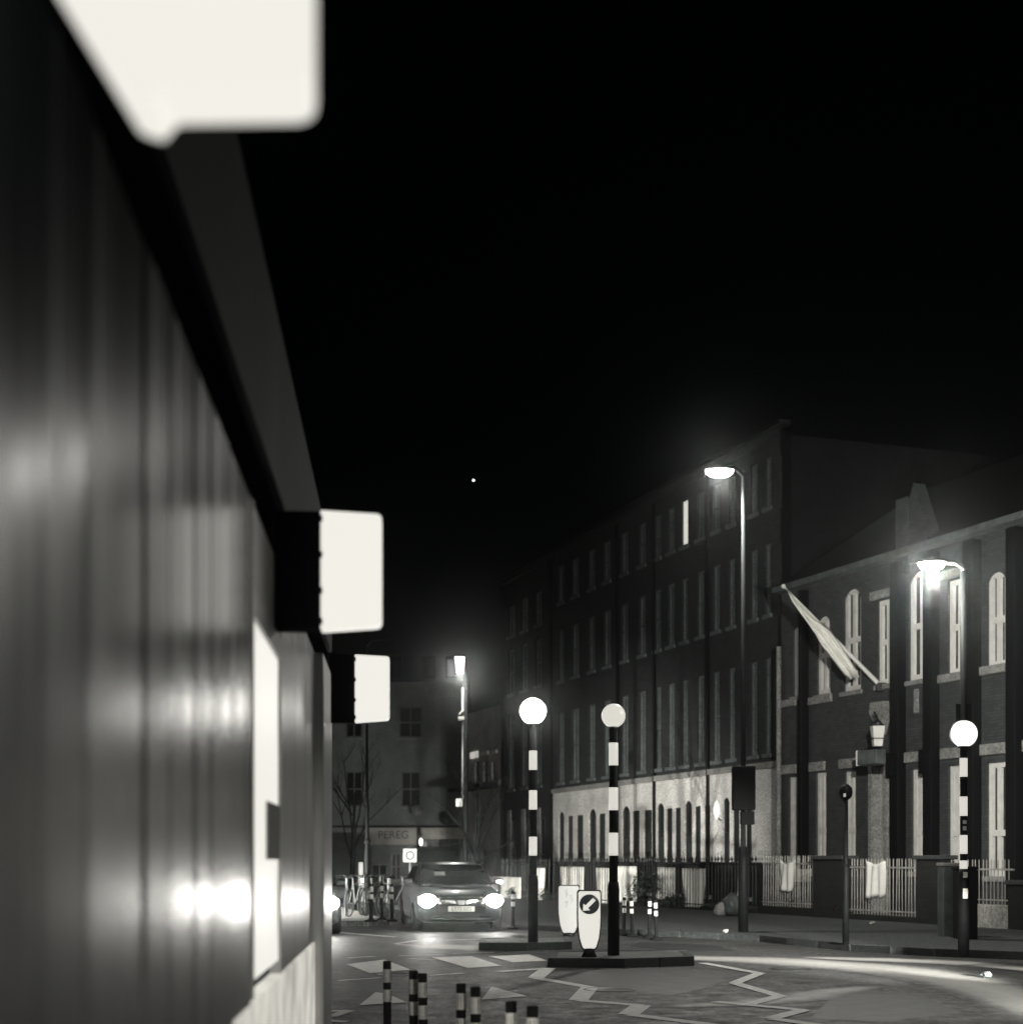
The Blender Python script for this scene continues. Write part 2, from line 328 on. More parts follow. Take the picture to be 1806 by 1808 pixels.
M['patch'] = mat('tar_patch', (.014,.015,.015), .55, noise=.5, nscale=4, bump=.5)
for i, (pts, lab) in enumerate((([(985,1716),(1120,1712),(1290,1716),(1262,1742),(1180,1760),(1090,1748),(1010,1734)], 'darker relaid patch below the island'),
        ([(610,1738),(700,1740),(690,1764),(668,1762),(650,1748),(600,1752)], 'darker relaid patch by the hump triangle'), ([(1480,1752),(1620,1758),(1700,1790),(1560,1806),(1430,1800)], 'darker relaid patch in the right foreground'),
        ([(1130,1664),(1260,1670),(1300,1680),(1180,1680),(1110,1672)], 'darker relaid patch behind the island'))):
    p = GP(*pts); o = MB().add([(x, y, .0047+.0001*i) for x, y in p], [tuple(range(len(p)))]).obj('tar_patch', M['patch'], road); o['label'] = lab
for x, y, r_ in ((1075,1749,.3),(1395,1712,.28),(700,1722,.28)):
    X, Y = G(x, y); o = MB().lathe([(0,.0),(r_,.0),(r_,.004),(r_*.9,.004),(r_*.88,.001),(0,.001)], 20, T(X, Y, .0065)).obj('manhole_cover', M['iron'], road); o['label'] = 'round iron cover set in the carriageway'
random.seed(11)
for x, y, lab in ((1742,1728,'crumpled white litter on the road at the right edge'),(1281,1659,'bright scrap of litter at the kerb behind the island'),(1540,1643,'scrap of litter on the pavement near the slim post'),(1000,1655,'scrap of litter left of the far wands')):
    X, Y = G(x, y); bm = bmesh.new(); bmesh.ops.create_icosphere(bm, subdivisions=2, radius=.06 if x < 1700 else .075)
    for v in bm.verts: v.co *= random.uniform(.6, 1.2); v.co.z *= .6
    me = bpy.data.meshes.new('litter'); bm.to_mesh(me); bm.free(); me.materials.append(M['render'] if x < 1700 else M['cabinet'])
    tag(mesh_obj('litter', me, None, (X, Y, .045 if x > 1700 or x == 1000 else .155)), lab, 'litter', kind='thing')
for x, lab, sc_ in ((1293,'bulging dark rubbish sack against the railings, left of the tall lamp',1.0),(1273,'smaller pale rubbish sack beside the bulging one',.6)):
    X, Y = G(x, 1626); bm = bmesh.new(); bmesh.ops.create_icosphere(bm, subdivisions=3, radius=.3)
    for v in bm.verts:
        k = 1+.12*math.sin(v.co.x*23+v.co.y*11)+.08*math.sin(v.co.z*31+v.co.x*9); v.co.x *= k*(1-.5*max(0, v.co.z)/.3*.8); v.co.y *= k*(1-.5*max(0, v.co.z)/.3*.8); v.co.z = max(v.co.z*1.15, -.22)
    me = bpy.data.meshes.new('rubbish_sack'); bm.to_mesh(me); bm.free(); me.materials.append(M['cabinet'] if sc_ == 1 else M['stone'])
    for p_ in me.polygons: p_.use_smooth = True
    o = tag(mesh_obj('rubbish_sack', me, None, (X, Y, .12+.22*sc_)), lab, 'rubbish sack'); o.scale = (sc_, sc_, sc_)
# ------------------------------------------------------------------ traffic islands
def island(pts, label):
    e = empty('traffic_island', (0,0,0), 0, label, 'traffic island')
    c = Vector((0,0))
    for p in pts: c += Vector(p)/len(pts)
    e.location = (c.x, c.y, 0)
    q = [(p[0]-c.x, p[1]-c.y) for p in pts]
    MB().slab([(x*.99, y*.97) for x, y in q], .006, .125).obj('island_top', mat('island_asphalt', (.13,.13,.12), .8, noise=.3, nscale=4, bump=.5), e)
    kerb_line(q, e, .13, .11, .7, close=True)
    return e
x0, y0 = G(967,1709); x1, y1 = G(1226,1706)
isl2 = island([(x0,y0),((x0+x1)/2, y0-.12),(x1,y1),(x1+.05,y1+1.5),(x0+.1,y0+1.6)], 'nearer kerbed traffic island carrying the lit keep-left bollard')
x0, y0 = G(845,1679); x1, y1 = G(1010,1677)
isl1 = island([(x0,y0),((x0+x1)/2,y0-.1),(x1,y1),(x1,y1+1.6),(x0,y0+1.5)], 'further kerbed traffic island carrying the brightest beacon')

# ------------------------------------------------------------------ lamps
def point(name, loc, power, r=.1, parent=None):
    l = bpy.data.lights.new(name, 'POINT'); l.energy = power; l.color = LAMP; l.shadow_soft_size = r
    o = bpy.data.objects.new(name, l); COL.objects.link(o); o.location = loc
    if parent: o.parent = parent
    return o
def spot(name, loc, target, power, ang, blend=.6, r=.06, parent=None):
    l = bpy.data.lights.new(name, 'SPOT'); l.energy = power; l.color = LAMP; l.spot_size = R(ang); l.spot_blend = blend; l.shadow_soft_size = r
    o = bpy.data.objects.new(name, l); COL.objects.link(o); o.location = loc
    o.rotation_euler = (Vector(target)-Vector(loc)).to_track_quat('-Z', 'Y').to_euler()
    if parent: o.parent = parent
    return o

# ------------------------------------------------------------------ belisha beacons
def beacon(bx, by, gx, gy, grad, gmat, bands, ybase, label, d=None, pole_top=None, r0=.062, r1=.085, zb=.12):
    d = gd(by)*((EYE-zb)/EYE) if d is None else d
    px = lambda y: EYE+(HY-y)/F*d
    e = empty('belisha_beacon', ((bx-HX)/F*d, d, zb), 0, label, 'crossing beacon')
    z = lambda y: px(y)-zb
    zg = z(gy); zt = zg-grad*.8 if pole_top is None else z(pole_top)
    MB().lathe([(0,z(ybase)-.02),(r0,z(ybase)),(r0,zt),(0,zt)], 18).obj('pole', M['black'], e)
    MB().lathe([(0,0),(r1,0),(r1,z(ybase)-.08),(r0+.01,z(ybase)+.02),(0,z(ybase)+.02)], 18).obj('pole_base', M['black'], e)
    for ya, yb in bands:
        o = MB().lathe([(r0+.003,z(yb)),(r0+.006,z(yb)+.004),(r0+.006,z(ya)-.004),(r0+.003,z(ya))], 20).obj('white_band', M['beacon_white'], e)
    g = MB().lathe(sph(grad, 18), 28, T(0,0,zg)).obj('globe', gmat, e)
    MB().lathe([(0,zg-grad*1.06),(grad*.42,zg-grad*1.04),(grad*.36,zg-grad*.86),(0,zg-grad*.84)], 16).obj('globe_collar', M['grey_metal'] if pole_top is None else M['black'], e)
    return e, d, px(gy)
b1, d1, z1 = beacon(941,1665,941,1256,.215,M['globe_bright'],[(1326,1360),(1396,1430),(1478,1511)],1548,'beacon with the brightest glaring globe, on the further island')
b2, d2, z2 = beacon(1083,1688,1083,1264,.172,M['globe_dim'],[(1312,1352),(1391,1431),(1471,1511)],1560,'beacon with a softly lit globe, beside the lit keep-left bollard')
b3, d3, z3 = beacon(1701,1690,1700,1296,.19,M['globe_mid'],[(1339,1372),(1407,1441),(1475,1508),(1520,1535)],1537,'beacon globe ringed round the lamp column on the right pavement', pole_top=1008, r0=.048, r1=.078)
# top of beacon 3 is a street lamp column: arm and luminaire
def zf(y, d): return EYE+(HY-y)/F*d
X3 = b3.location.x
e = b3
k = d3/F
MB().tube([(0,0,zf(1008,d3)-.12),(-.03,0,zf(1000,d3)-.12),(-.12,0,zf(994,d3)-.12),(-.45,0,zf(992,d3)-.12)], .03, 8).obj('lamp_arm', M['grey_metal'], e)
MB().lathe([(0,.05),(.10,.045),(.19,.01),(.2,-.01),(0,-.012)], 20, T(-.45,0,zf(992,d3)-.12) @ Matrix.Diagonal((1.15,.7,1,1))).obj('lamp_head', M['black'], e)
MB().lathe([(0,-.013),(.19,-.013),(.15,-.09),(0,-.11)], 20, T(-.45,0,zf(992,d3)-.12) @ Matrix.Diagonal((1.05,.65,1,1))).obj('lamp_lens', M['lantern'], e)
# stickers, beacon ring
for zz, w_, h_ in ((1452,.05,.05),(1463,.05,.06),(1578,.07,.14),(1545,.06,.08)):
    MB().box(-w_/2, w_/2, -.09 if zz > 1537 else -.056, -.085 if zz > 1537 else -.05, zf(zz,d3)-.12-h_/2, zf(zz,d3)-.12+h_/2).obj('sticker', M['plate'], e)
MB().box(-.11,.11,-.008,.008,zf(1256,d3)-.42,zf(1256,d3)-.12+.1).obj('globe_bracket', M['black'], e)
for i in range(2):
    o = MB().tube([(.196*math.cos(t), -.02, zf(1296,d3)-.12+.196*math.sin(t)) for t in [R(-60+300*0+x*12) for x in range(0, 11)]] if i == 0 else
                  [(-.196*math.cos(t), -.02, zf(1296,d3)-.12+.196*math.sin(t)) for t in [R(-60+x*12) for x in range(0, 11)]], .006, 6).obj('guard_ring', M['grey_metal'], e)

# ------------------------------------------------------------------ street lamps
def street_lamp(bx, by, lx, ly, ytop, label, d=None, r=.06, zb=.12, ybase=1500, rb=.095):
    d = gd(by)*((EYE-zb)/EYE) if d is None else d
    e = empty('street_lamp', ((bx-HX)/F*d, d, zb), 0, label, 'street lamp')
    zt = zf(ytop, d)-zb; zl = zf(ly, d)-zb; dx = (lx-bx)/F*d
    zbs = zf(ybase, d)-zb
    MB().lathe([(0,zbs),(r*.85,zbs),(r*.55,zt),(0,zt)], 14).obj('column', M['pole_grey'], e)
    MB().lathe([(0,0),(rb,0),(rb,zbs-.25),(r+.01,zbs+.05),(0,zbs+.05)], 14).obj('column_base', M['black'], e)
    MB().tube([(0,0,zt-.05),(dx*.15,0,zt+.02),(dx*.4,0,zl+.07),(dx*.8,0,zl+.05)], [.035,.035,.03,.025], 8).obj('arm', M['black'], e)
    s = Matrix.Diagonal((1.5,.8,1,1))
    MB().lathe([(0,.07),(.1,.065),(.19,.02),(.2,0),(0,-.002)], 20, T(dx,0,zl) @ s).obj('lamp_head', M['black'], e)
    MB().lathe([(0,-.003),(.18,-.003),(.17,-.06),(.12,-.12),(0,-.15)], 20, T(dx,0,zl) @ s).obj('lamp_lens', M['lantern'], e)
    return e, Vector((e.location.x+dx, d, zf(ly, d)))
sl1, P1 = street_lamp(1312,1645,1270,830,836,'tall street lamp with black signal boxes on its column, in front of the terrace')
P2 = Vector((b3.location.x-.45, d3, zf(995,d3)))
# signal head on the column, seen from behind
sg = empty('signal_head', (sl1.location.x, sl1.location.y, zf(1457, sl1.location.y)), 0, 'black signal boxes fixed halfway up the tall street lamp', 'traffic signal')
kk = sl1.location.y/F
MB().box(-22*kk,18*kk,-.28,-.07,25*kk,103*kk,bev=.03).obj('housing', M['black_matte'], sg)
MB().box(-7*kk,17*kk,-.22,-.07,0,24*kk,bev=.02).obj('control_box', M['black_matte'], sg)
for z_ in (): MB().lathe([(0,0),(.1,0),(.1,.02),(0,.03)], 14, T(-2*kk,-.28,z_*kk) @ Matrix.Rotation(R(90),4,'X')).obj('lens_cover', M['black'], sg)
# far lamp with box lantern, left of the terrace
D3L = 44
sl3 = empty('street_lamp', ((822-HX)/F*D3L, D3L, 0.1), 0, 'far street lamp with a small square lantern, behind the oncoming car', 'street lamp')
q = D3L/F
MB().lathe([(0,0),(.11,0),(.10,1.2),(.075,1.3),(.07,zf(1185,D3L)-.1),(0,zf(1185,D3L)-.1)], 12).obj('column', M['black'], sl3)
MB().lathe([(0,0),(.035,0),(.035,(1410-1215)*q),(0,(1410-1215)*q)], 8, T(-5*q,-.05,zf(1410,D3L)-.1)).obj('conduit', M['grey_metal'], sl3)
zt = zf(1188,D3L)-.1
MB().add([(-19*q,-.15,zt+27*q),(-2*q,-.15,zt+27*q),(-4*q,-.12,zt),(-15*q,-.12,zt),(-19*q,.15,zt+27*q),(-2*q,.15,zt+27*q),(-4*q,.12,zt),(-15*q,.12,zt)],
         [(0,3,2,1),(4,5,6,7),(0,1,5,4),(1,2,6,5),(2,3,7,6),(3,0,4,7)]).obj('lantern_glass', emit('lantern_glass', (1,.98,.92), 4), sl3)
MB().box(-20*q,-1*q,-.17,-.155,zt+15.4*q,zt+16.4*q).obj('lantern_bar', M['black'], sl3)
MB().box(-20*q,0,-.17,.17,zt+27*q,zt+31*q,bev=.02).obj('lantern_hood', M['black'], sl3)
MB().box(-13*q,-2*q,-.12,.12,zf(1272,D3L)-.1,zf(1266,D3L)-.1,bev=.02).obj('bracket_lamp', M['white_paint'], sl3)
MB().tube([(-11*q,-.1,zf(1262,D3L)-.1),(-3*q,-.1,zf(1254,D3L)-.1)],.03,6).obj('bracket_arm', M['white_paint'], sl3)
MB().box(-17*q,-5*q,-.1,.1,zf(1425,D3L)-.1,zf(1410,D3L)-.1,bev=.02).obj('junction_box', M['grey_metal'], sl3)
# thin tall pole on the left
D4 = 37
tp = empty('street_lamp', ((648-HX)/F*D4, D4, .12), 0, 'thin tall column rising beside the parked bicycles on the left', 'street lamp')
MB().lathe([(0,0),(.075,0),(.07,1.6),(.05,1.7),(.04,zf(1400,D4)),(.028,zf(1150,D4)),(0,zf(1150,D4))], 12).obj('column', M['black'], tp)
MB().lathe(sph(.085,10), 14, T(0,0,zf(1487,D4)-.12)).obj('round_fitting', M['black'], tp)
MB().tube([(0,0,zf(1150,D4)),(.1,0,zf(1140,D4)),(.5,0,zf(1138,D4))],.025,6).obj('arm', M['black'], tp)

# round-topped black post on the right pavement
dp = gd(1668)*(1.38/1.5)
pp = empty('sign_post', ((1493-HX)/F*dp, dp, .12), 0, 'slim black post with a small round black head, in front of the school railings', 'post')
MB().lathe([(0,0),(.04,0),(.038,zf(1405,dp)-.12),(0,zf(1405,dp)-.12)], 12).obj('pole', M['black'], pp)
MB().lathe([(0,0),(.055,0),(.055,1.25),(.04,1.3),(0,1.3)], 12).obj('pole_sleeve', M['black'], pp)
MB().lathe(sph(.11,12,1.25), 18, T(0,0,zf(1399,dp)-.12)).obj('round_head', M['black'], pp)
MB().box(-.065,-.025,-.125,-.11,zf(1408,dp)-.12,zf(1402,dp)-.12).obj('reflector', M['white_paint'], pp)

# ------------------------------------------------------------------ lit keep-left bollards
def bollard(cx, ytop, yface, ybase, d, wpx, label, sign=True, face=None):
    q = d/F; e = empty('lit_bollard', ((cx-HX)/F*d, d, .125), 0, label, 'bollard')
    Z = lambda y: zf(y, d)-.125
    h = [(0,.96),(.03,.99),(.45,1.0),(.62,.97),(.82,.86),(.95,.68),(.985,.60),(1,.50)]
    hw = wpx/2*q
    def outline(sc, cut):
        z0, z1_ = Z(ytop)-cut, Z(yface)+cut
        R_ = [(hw*f*1-cut, z0+(z1_-z0)*t) for t, f in h]
        R_[0] = (R_[0][0]-.012, R_[0][1])
        return R_+[(-x, z) for x, z in reversed(R_)]
    MB().prism(outline(1, 0), -.05, .09).obj('casing', M['black_matte'], e)
    MB().prism(outline(1, .016), -.062, -.051).obj('lit_face', face or M['sign_face'], e)
    MB().lathe([(0,0),(.11,0),(.085,.06),(.075,Z(yface)+.02),(0,Z(yface)+.02)], 16).obj('foot', M['black_matte'], e)
    if sign:
        zc = Z(1597); r_ = 17.6*q
        ring = MB().lathe([(0,0),(r_,0),(r_,.006),(0,.006)], 32, T(0,-.0625,zc) @ Matrix.Rotation(R(90),4,'X')).obj('sign_disc', M['sign_blue'], e)
        a = 13.5*q
        # arrow pointing down-left
        P = [(-1,-1),(-.95,.1),(-.62,-.18),(.55,.98),(.98,.60),(-.22,-.60),(.12,-.92)]
        P = [(x*a*.83, z*a*.83) for x, z in P]
        MB().prism([(x, zc+z) for x, z in P], -.074, -.0695).obj('arrow', M['sign_face'], ring)
    return e
db2 = gd(1690)*(1.375/1.5)
kb = bollard(1040,1572,1677,1690,db2,43,'lit keep-left bollard with a white arrow on a dark disc')
db1 = gd(1655)*(1.375/1.5)+.3
kb1 = bollard(1004,1563,1649,1658,db1,39,'plain lit bollard with faint graffiti, standing behind the keep-left bollard', False, M['sign_face_dim'])
scr = MB()
for s0 in ([(-.08,.80),(-.03,.84),(-.06,.76),(-.02,.78),(-.05,.70)],[(0,.72),(.06,.74),(.02,.66),(.08,.68),(.03,.60)],[(-.07,.60),(-.02,.63),(-.05,.52)]):
    scr.tube([(x,-.066,z) for x, z in s0], .004, 5)
scr.obj('graffiti', M['grey_metal'], kb1)

# ------------------------------------------------------------------ flexible wands
def make_wand(h=.75, bands=((.18,.30),(.42,.56))):
    e = empty('traffic_wand')
    r = .03
    MB().lathe([(0,0),(.10,0),(.10,.03),(r+.01,.05),(r,.08),(r,h-.006),(r-.006,h),(0,h)], 16).obj('post', M['black_matte'], e)
    for f0, f1 in ((.60,.72),(.79,.92)):
        MB().lathe([(r+.001,h*f0),(r+.002,h*f0+.003),(r+.002,h*f1-.003),(r+.001,h*f1)], 16).obj('white_band', M['wand_white'], e)
    for f0, f1 in ((.60,.72),(.79,.92)):
        for a in (-100,-68): 
            c, s_ = math.cos(R(a))*(r+.002), math.sin(R(a))*(r+.002); MB().box(c-.0012,c+.0012,s_-.0012,s_+.0012,h*f0+.01,h*f1-.008).obj('band_seam', M['black_matte'], e)
    return e
wproto = make_wand()
wn = [(684,1698,'first wand from the left, standing alone nearest the shop wall'),(731,1715,'left wand of the first close pair'),(749,1720,'right wand of the first close pair'),
      (813,1738,'left wand of the middle pair'),(841,1744,'right wand of the middle pair'),(905,1770,'left wand of the pair cut by the bottom edge'),(941,1778,'rightmost wand, barely rising above the bottom edge')]
first = True
tilt = [.018,.012,.02,-.006,.01,.012,.004]
for i, (x, y, lab) in enumerate(wn):
    d = F*.75/(y-HY); o = wproto if first else copy_tree(wproto); first = False
    o.location = ((x-HX)/F*d, d, 0.005); o.rotation_euler = (0, -tilt[i], random.uniform(-1.5, 1.5)); tag(o, lab, 'bollard', 'black and white flexible wands in the foreground')
fw = [(1101,1653,'far wand, leftmost of the four behind the island'),(1116,1655,'far wand, second from the left of the four behind the island'),(1146,1656,'far wand, third of the four behind the island'),(1159,1661,'far wand, rightmost of the four behind the island'),
      (655,1628,'banded post in front of the bicycles, leftmost and thickest'),(674,1625,'banded post in front of the bicycles, middle one'),(692,1628,'banded post in front of the bicycles, beside the oncoming car'),(905,1641,'thin banded post between the oncoming car and the brightest beacon')]
for i, (x, y, lab) in enumerate(fw):
    d = gd(y); zb = .0
    if 640 < x < 700: d *= 1.38/1.5; zb = .115
    if x == 905: d *= .92; zb = .115
    o = copy_tree(wproto); o.location = ((x-HX)/F*d, d, zb+.005); o.rotation_euler = (0, random.uniform(-.03,.03), 0)
    s_ = {655:1.5,674:1.15,692:1.25}.get(x, 1.15); o.scale = (s_, s_, 1.0 if x > 700 else 1.12)
    tag(o, lab, 'bollard', 'banded posts at the far side of the junction')

# ------------------------------------------------------------------ cars
def loft(mb, secs, smooth=True):
    n = len(secs[0]); vs = [p for s in secs for p in s]
    fs = [(i*n+k, i*n+(k+1) % n, (i+1)*n+(k+1) % n, (i+1)*n+k) for i in range(len(secs)-1) for k in range(n)]
    fs += [tuple(range(n))[::-1], tuple(range((len(secs)-1)*n, len(secs)*n))]
    return mb.add(vs, fs, smooth)
def text_obj(txt, size, matr, parent, loc, name='lettering', rot=(math.pi/2,0,0), ext=.002):
    c = bpy.data.curves.new(name, 'FONT'); c.body = txt; c.size = size; c.extrude = ext; c.align_x = 'CENTER'; c.align_y = 'CENTER'
    tmp = bpy.data.objects.new(name, c); COL.objects.link(tmp)
    dg = bpy.context.evaluated_depsgraph_get(); me = bpy.data.meshes.new_from_object(tmp.evaluated_get(dg)); bpy.data.objects.remove(tmp)
    me.materials.clear(); me.materials.append(matr)
    o = mesh_obj(name, me, parent, loc); o.rotation_euler = rot; return o
def make_car(label, group=None):
    e = empty('car', (0,0,0), 0, label, 'car', group)
    # body: y from 0 (nose) to 4.25 (tail)
    St = [(0.0,.60,.30,.60),(.06,.74,.24,.70),(.22,.83,.20,.78),(.55,.87,.20,.85),(1.0,.885,.20,.94),(1.3,.89,.20,.98),(2.2,.895,.20,.99),(3.3,.89,.20,1.0),(3.9,.86,.22,1.0),(4.15,.80,.26,.96),(4.25,.68,.34,.88)]
    secs = []
    for y, hw, z0, zt in St:
        zm = z0+(zt-z0)*.62
        P = [(hw*.80,z0),(hw*.97,z0+.06),(hw*1.0,z0+.2),(hw*1.0,zm),(hw*.97,zm+(zt-zm)*.6),(hw*.86,zt-.015),(hw*.5,zt+.012)]
        P = P+[(-x,z) for x,z in reversed(P)]
        secs.append([(x,y,z) for x,z in P])
    body = loft(MB(), secs).obj('body', M['car_paint'], e)
    # cabin
    cs = []
    for y, hb, ht, zb, zt in ((.98,.74,.70,.94,.955),(1.35,.79,.72,.95,1.20),(1.78,.80,.64,.95,1.43),(2.2,.81,.62,.95,1.475),(3.0,.81,.62,.95,1.47),(3.55,.80,.60,.95,1.38),(4.05,.74,.64,.95,1.0)):
        P = [(hb,zb),(hb*.4+ht*.6,zb+(zt-zb)*.6),(ht+.02,zb+(zt-zb)*.9),(ht-.06,zt),(ht*.4,zt+.012)]
        P = P+[(-x,z) for x,z in reversed(P)]; cs.append([(x,y,z) for x,z in P])
    loft(MB(), cs).obj('cabin', M['car_paint'], e)
    MB().add([(-.70,1.02,.985),(.70,1.02,.985),(.62,1.74,1.415),(-.62,1.74,1.415)]+[(-.34,.995,1.0),(.34,.995,1.0),(.3,1.735,1.43),(-.3,1.735,1.43)],
             [(0,4,7,3),(4,5,6,7),(5,1,2,6)], True).obj('windscreen', M['car_glass'], e)
    for s in (-1, 1):
        MB().add([(s*.815,1.3,1.0),(s*.825,3.6,1.0),(s*.672,3.3,1.385),(s*.675,1.95,1.395)], [(0,1,2,3)]).obj('side_window', M['car_glass'], e)
        hl = MB().add([(s*.40,-.015,.60),(s*.80,.17,.63),(s*.83,.33,.74),(s*.62,.10,.75),(s*.44,.03,.70)], [(0,1,2,3,4)]).obj('headlight', M['lamp_unit'], e)
        MB().lathe([(0,-.07),(.09,-.055),(.14,-.01),(.14,.02)], 14, T(s*.66,.02,.66) @ Matrix.Rotation(R(90),4,'X') @ Matrix.Diagonal((1.25,1,-1,1))).obj('bulb', M['headlamp'], hl)
        mr = MB().box(s*.93-.09*1,s*.93+.09,1.28,1.38,.98,1.12,bev=.035).obj('door_mirror', M['car_paint'], e)
        MB().tube([(s*.76,1.34,1.0),(s*.88,1.33,1.03)],.025,6).obj('mirror_arm', M['black'], mr)
        MB().tube([(s*.72,1.0,.965),(s*.665,1.75,1.405),(s*.655,2.2,1.455)],.016,6).obj('pillar_trim', M['chrome'], e)
        for y in (.82, 3.42):
            wh = MB().lathe([(.19,-.10),(.28,-.10),(.315,-.06),(.315,.06),(.28,.10),(.19,.10)], 24, T(s*.80,y,.315) @ Matrix.Rotation(R(90),4,'Y')).obj('wheel', M['tyre'], e)
            MB().lathe([(0,.02),(.19,.03),(.195,.09),(0,.05)], 16, T(s*.80,y,.315) @ Matrix.Rotation(R(90*s),4,'Y')).obj('rim', M['grey_metal'], wh)
        MB().box(s*.5-.13,s*.5+.13,-.035,.03,.30,.37,bev=.02).obj('fog_lamp', M['black'], e)
    MB().box(-.50,.50,-.02,.05,.40,.56,bev=.02).obj('grille', M['black'], e)
    MB().tube([(-.60,.02,.30),(-.3,-.03,.275),(0,-.04,.28),(.3,-.03,.275),(.60,.02,.30)],.016,6).obj('lower_trim', M['chrome'], e)
    for s in (-1,1): MB().add([(s*.10,-.03,.60),(s*.46,-.02,.62),(s*.44,.0,.68),(s*.14,-.025,.67)], [(0,1,2,3)]).obj('grille_wing', M['chrome'], e)
    MB().tube([(-.42,.06,.735),(0,.02,.73),(.42,.06,.735)],.012,6).obj('bonnet_trim', M['chrome'], e)
    MB().prism([(-.09,.67),(.09,.67),(.055,.575),(-.055,.575)], -.045,-.01).obj('badge', M['grey_metal'], e)
    pl = MB().box(-.26,.26,-.045,-.03,.435,.545).obj('number_plate', M['plate'], e)
    text_obj('LT72 0ZS', .10, M['plate_ink'], pl, (0,-.048,.488))
    for s in (-1,1): 
        MB().tube([(s*.1,.97,.985),(s*.1+.38,1.05,1.02)],.010,5).obj('wiper', M['black'], e)
    return e
car = make_car('oncoming dark hatchback with glaring headlights and a pale number plate')
fx, fy = G(812,1646); car.location = (fx+.03, fy-.1, .005); car.rotation_euler.z = R(9); 
car.scale = (1.05,1,.97)
# paper slips behind the windscreen
MB().add([(-.40,1.30,1.19),(-.18,1.30,1.19),(-.18,1.42,1.27),(-.40,1.42,1.27)], [(0,1,2,3)]).obj('paper_slip', mat('paper', (.25,.25,.23), .8, noise=.1), car)
car2 = copy_tree(car); tag(car2, 'vehicle at the left showing one glaring headlight past the shop wall', 'car')
car2.location = (-4.22, 28.6, .005); car2.rotation_euler.z = R(10)
car3 = copy_tree(car); tag(car3, 'added unseen car behind the shop wall, lighting the railings', 'car'); car3.location = (-8.6, 31.5, .005); car3.rotation_euler.z = R(180-33)  # unseen car added for its beams on railings and stucco
car4 = copy_tree(car); tag(car4, 'added unseen car off the right edge, lighting sheets and road', 'car'); car4.location = (6.2, 14, .005); car4.rotation_euler.z = R(180+13)  # out of view, added to throw light on sheets and road
# van behind
van = empty('van', (0,0,0), 0, 'dark van standing between the oncoming car and the corner shop', 'van')
vs = []
for y, hw, z0, zt in ((0,.72,.35,.8),(.1,.85,.25,1.0),(.7,.92,.22,1.15),(1.1,.92,.22,1.5),(1.5,.93,.22,1.85),(2.2,.93,.22,1.95),(4.6,.93,.22,1.95),(4.8,.9,.25,1.9)):
    P = [(hw*.9,z0),(hw,z0+.15),(hw,z0+(zt-z0)*.6),(hw*.93,zt-.08),(hw*.8,zt)]; P = P+[(-x,z) for x,z in reversed(P)]; vs.append([(x,y,z) for x,z in P])
loft(MB(), vs).obj('body', M['car_paint'], van)
MB().add([(-.78,.70,1.19),(.78,.70,1.19),(.70,1.44,1.81),(-.70,1.44,1.81)], [(0,1,2,3)]).obj('windscreen', M['car_glass'], van)
for s in (-1,1):
    MB().box(s*.65-.14,s*.65+.14,-.02,.1,.72,.88,bev=.03).obj('headlight', M['chrome'], van)
    for y in (.9,3.8):
        MB().lathe([(0,-.1),(.32,-.1),(.34,-.05),(.34,.05),(.32,.1),(0,.1)], 20, T(s*.84,y,.34) @ Matrix.Rotation(R(90),4,'Y')).obj('wheel', M['tyre'], van)
van.location = (-2.55, 50, .005); van.scale = (.9,1,1)

# ------------------------------------------------------------------ bicycles
def make_bike():
    e = empty('bicycle')
    fr = MB()
    A, B, C, D_, E_ = (-.5,0,.34), (-.05,0,.30), (-.2,0,.78), (.32,0,.80), (.5,0,.34)
    for a, b in ((A,B),(B,C),(C,D_),(B,(.34,0,.72)),(A,C),(E_,D_),((-.2,0,.78),(-.23,0,.92)),(D_,(.30,0,.95))): fr.tube([a,b],.016,6)
    fr.obj('frame', M['grey_metal'], e)
    for x in (-.5,.5):
        MB().tube([(x+.33*math.cos(t),0,.34+.33*math.sin(t)) for t in [2*math.pi*i/22 for i in range(23)]],.018,6,False).obj('wheel', M['tyre'], e)
        sp = MB()
        for i in range(8): sp.tube([(x,0,.34),(x+.32*math.cos(i*.785),0,.34+.32*math.sin(i*.785))],.004,4)
        sp.obj('spokes', M['chrome'], e)
    MB().box(-.36,-.10,-.07,.07,.92,.97,bev=.02).obj('saddle', M['black_matte'], e)
    MB().tube([(.24,-.28,.98),(.32,-.1,1.0),(.30,0,.96),(.32,.1,1.0),(.24,.28,.98)],.014,6).obj('handlebar', M['chrome'], e)
    return e
bk = make_bike()
for i, (x, y, rz, lab) in enumerate(((628,1618,78,'parked bicycle furthest left, beside the tall thin column'),(641,1617,100,'second parked bicycle, just left of the thickest banded post'),(662,1616,70,'parked bicycle between the two left banded posts'),(682,1617,108,'parked bicycle between the two right banded posts'),(698,1618,60,'parked bicycle nearest the oncoming car'),(612,1617,95,'parked bicycle half lost in the left headlight glare'))):
    o = bk if i == 0 else copy_tree(bk); d = gd(y)*.92
    o.location = ((x-HX)/F*d, d, .12); o.rotation_euler = (0, 0, R(rz)); tag(o, lab, 'bicycle', 'bicycles parked on the pale paving')

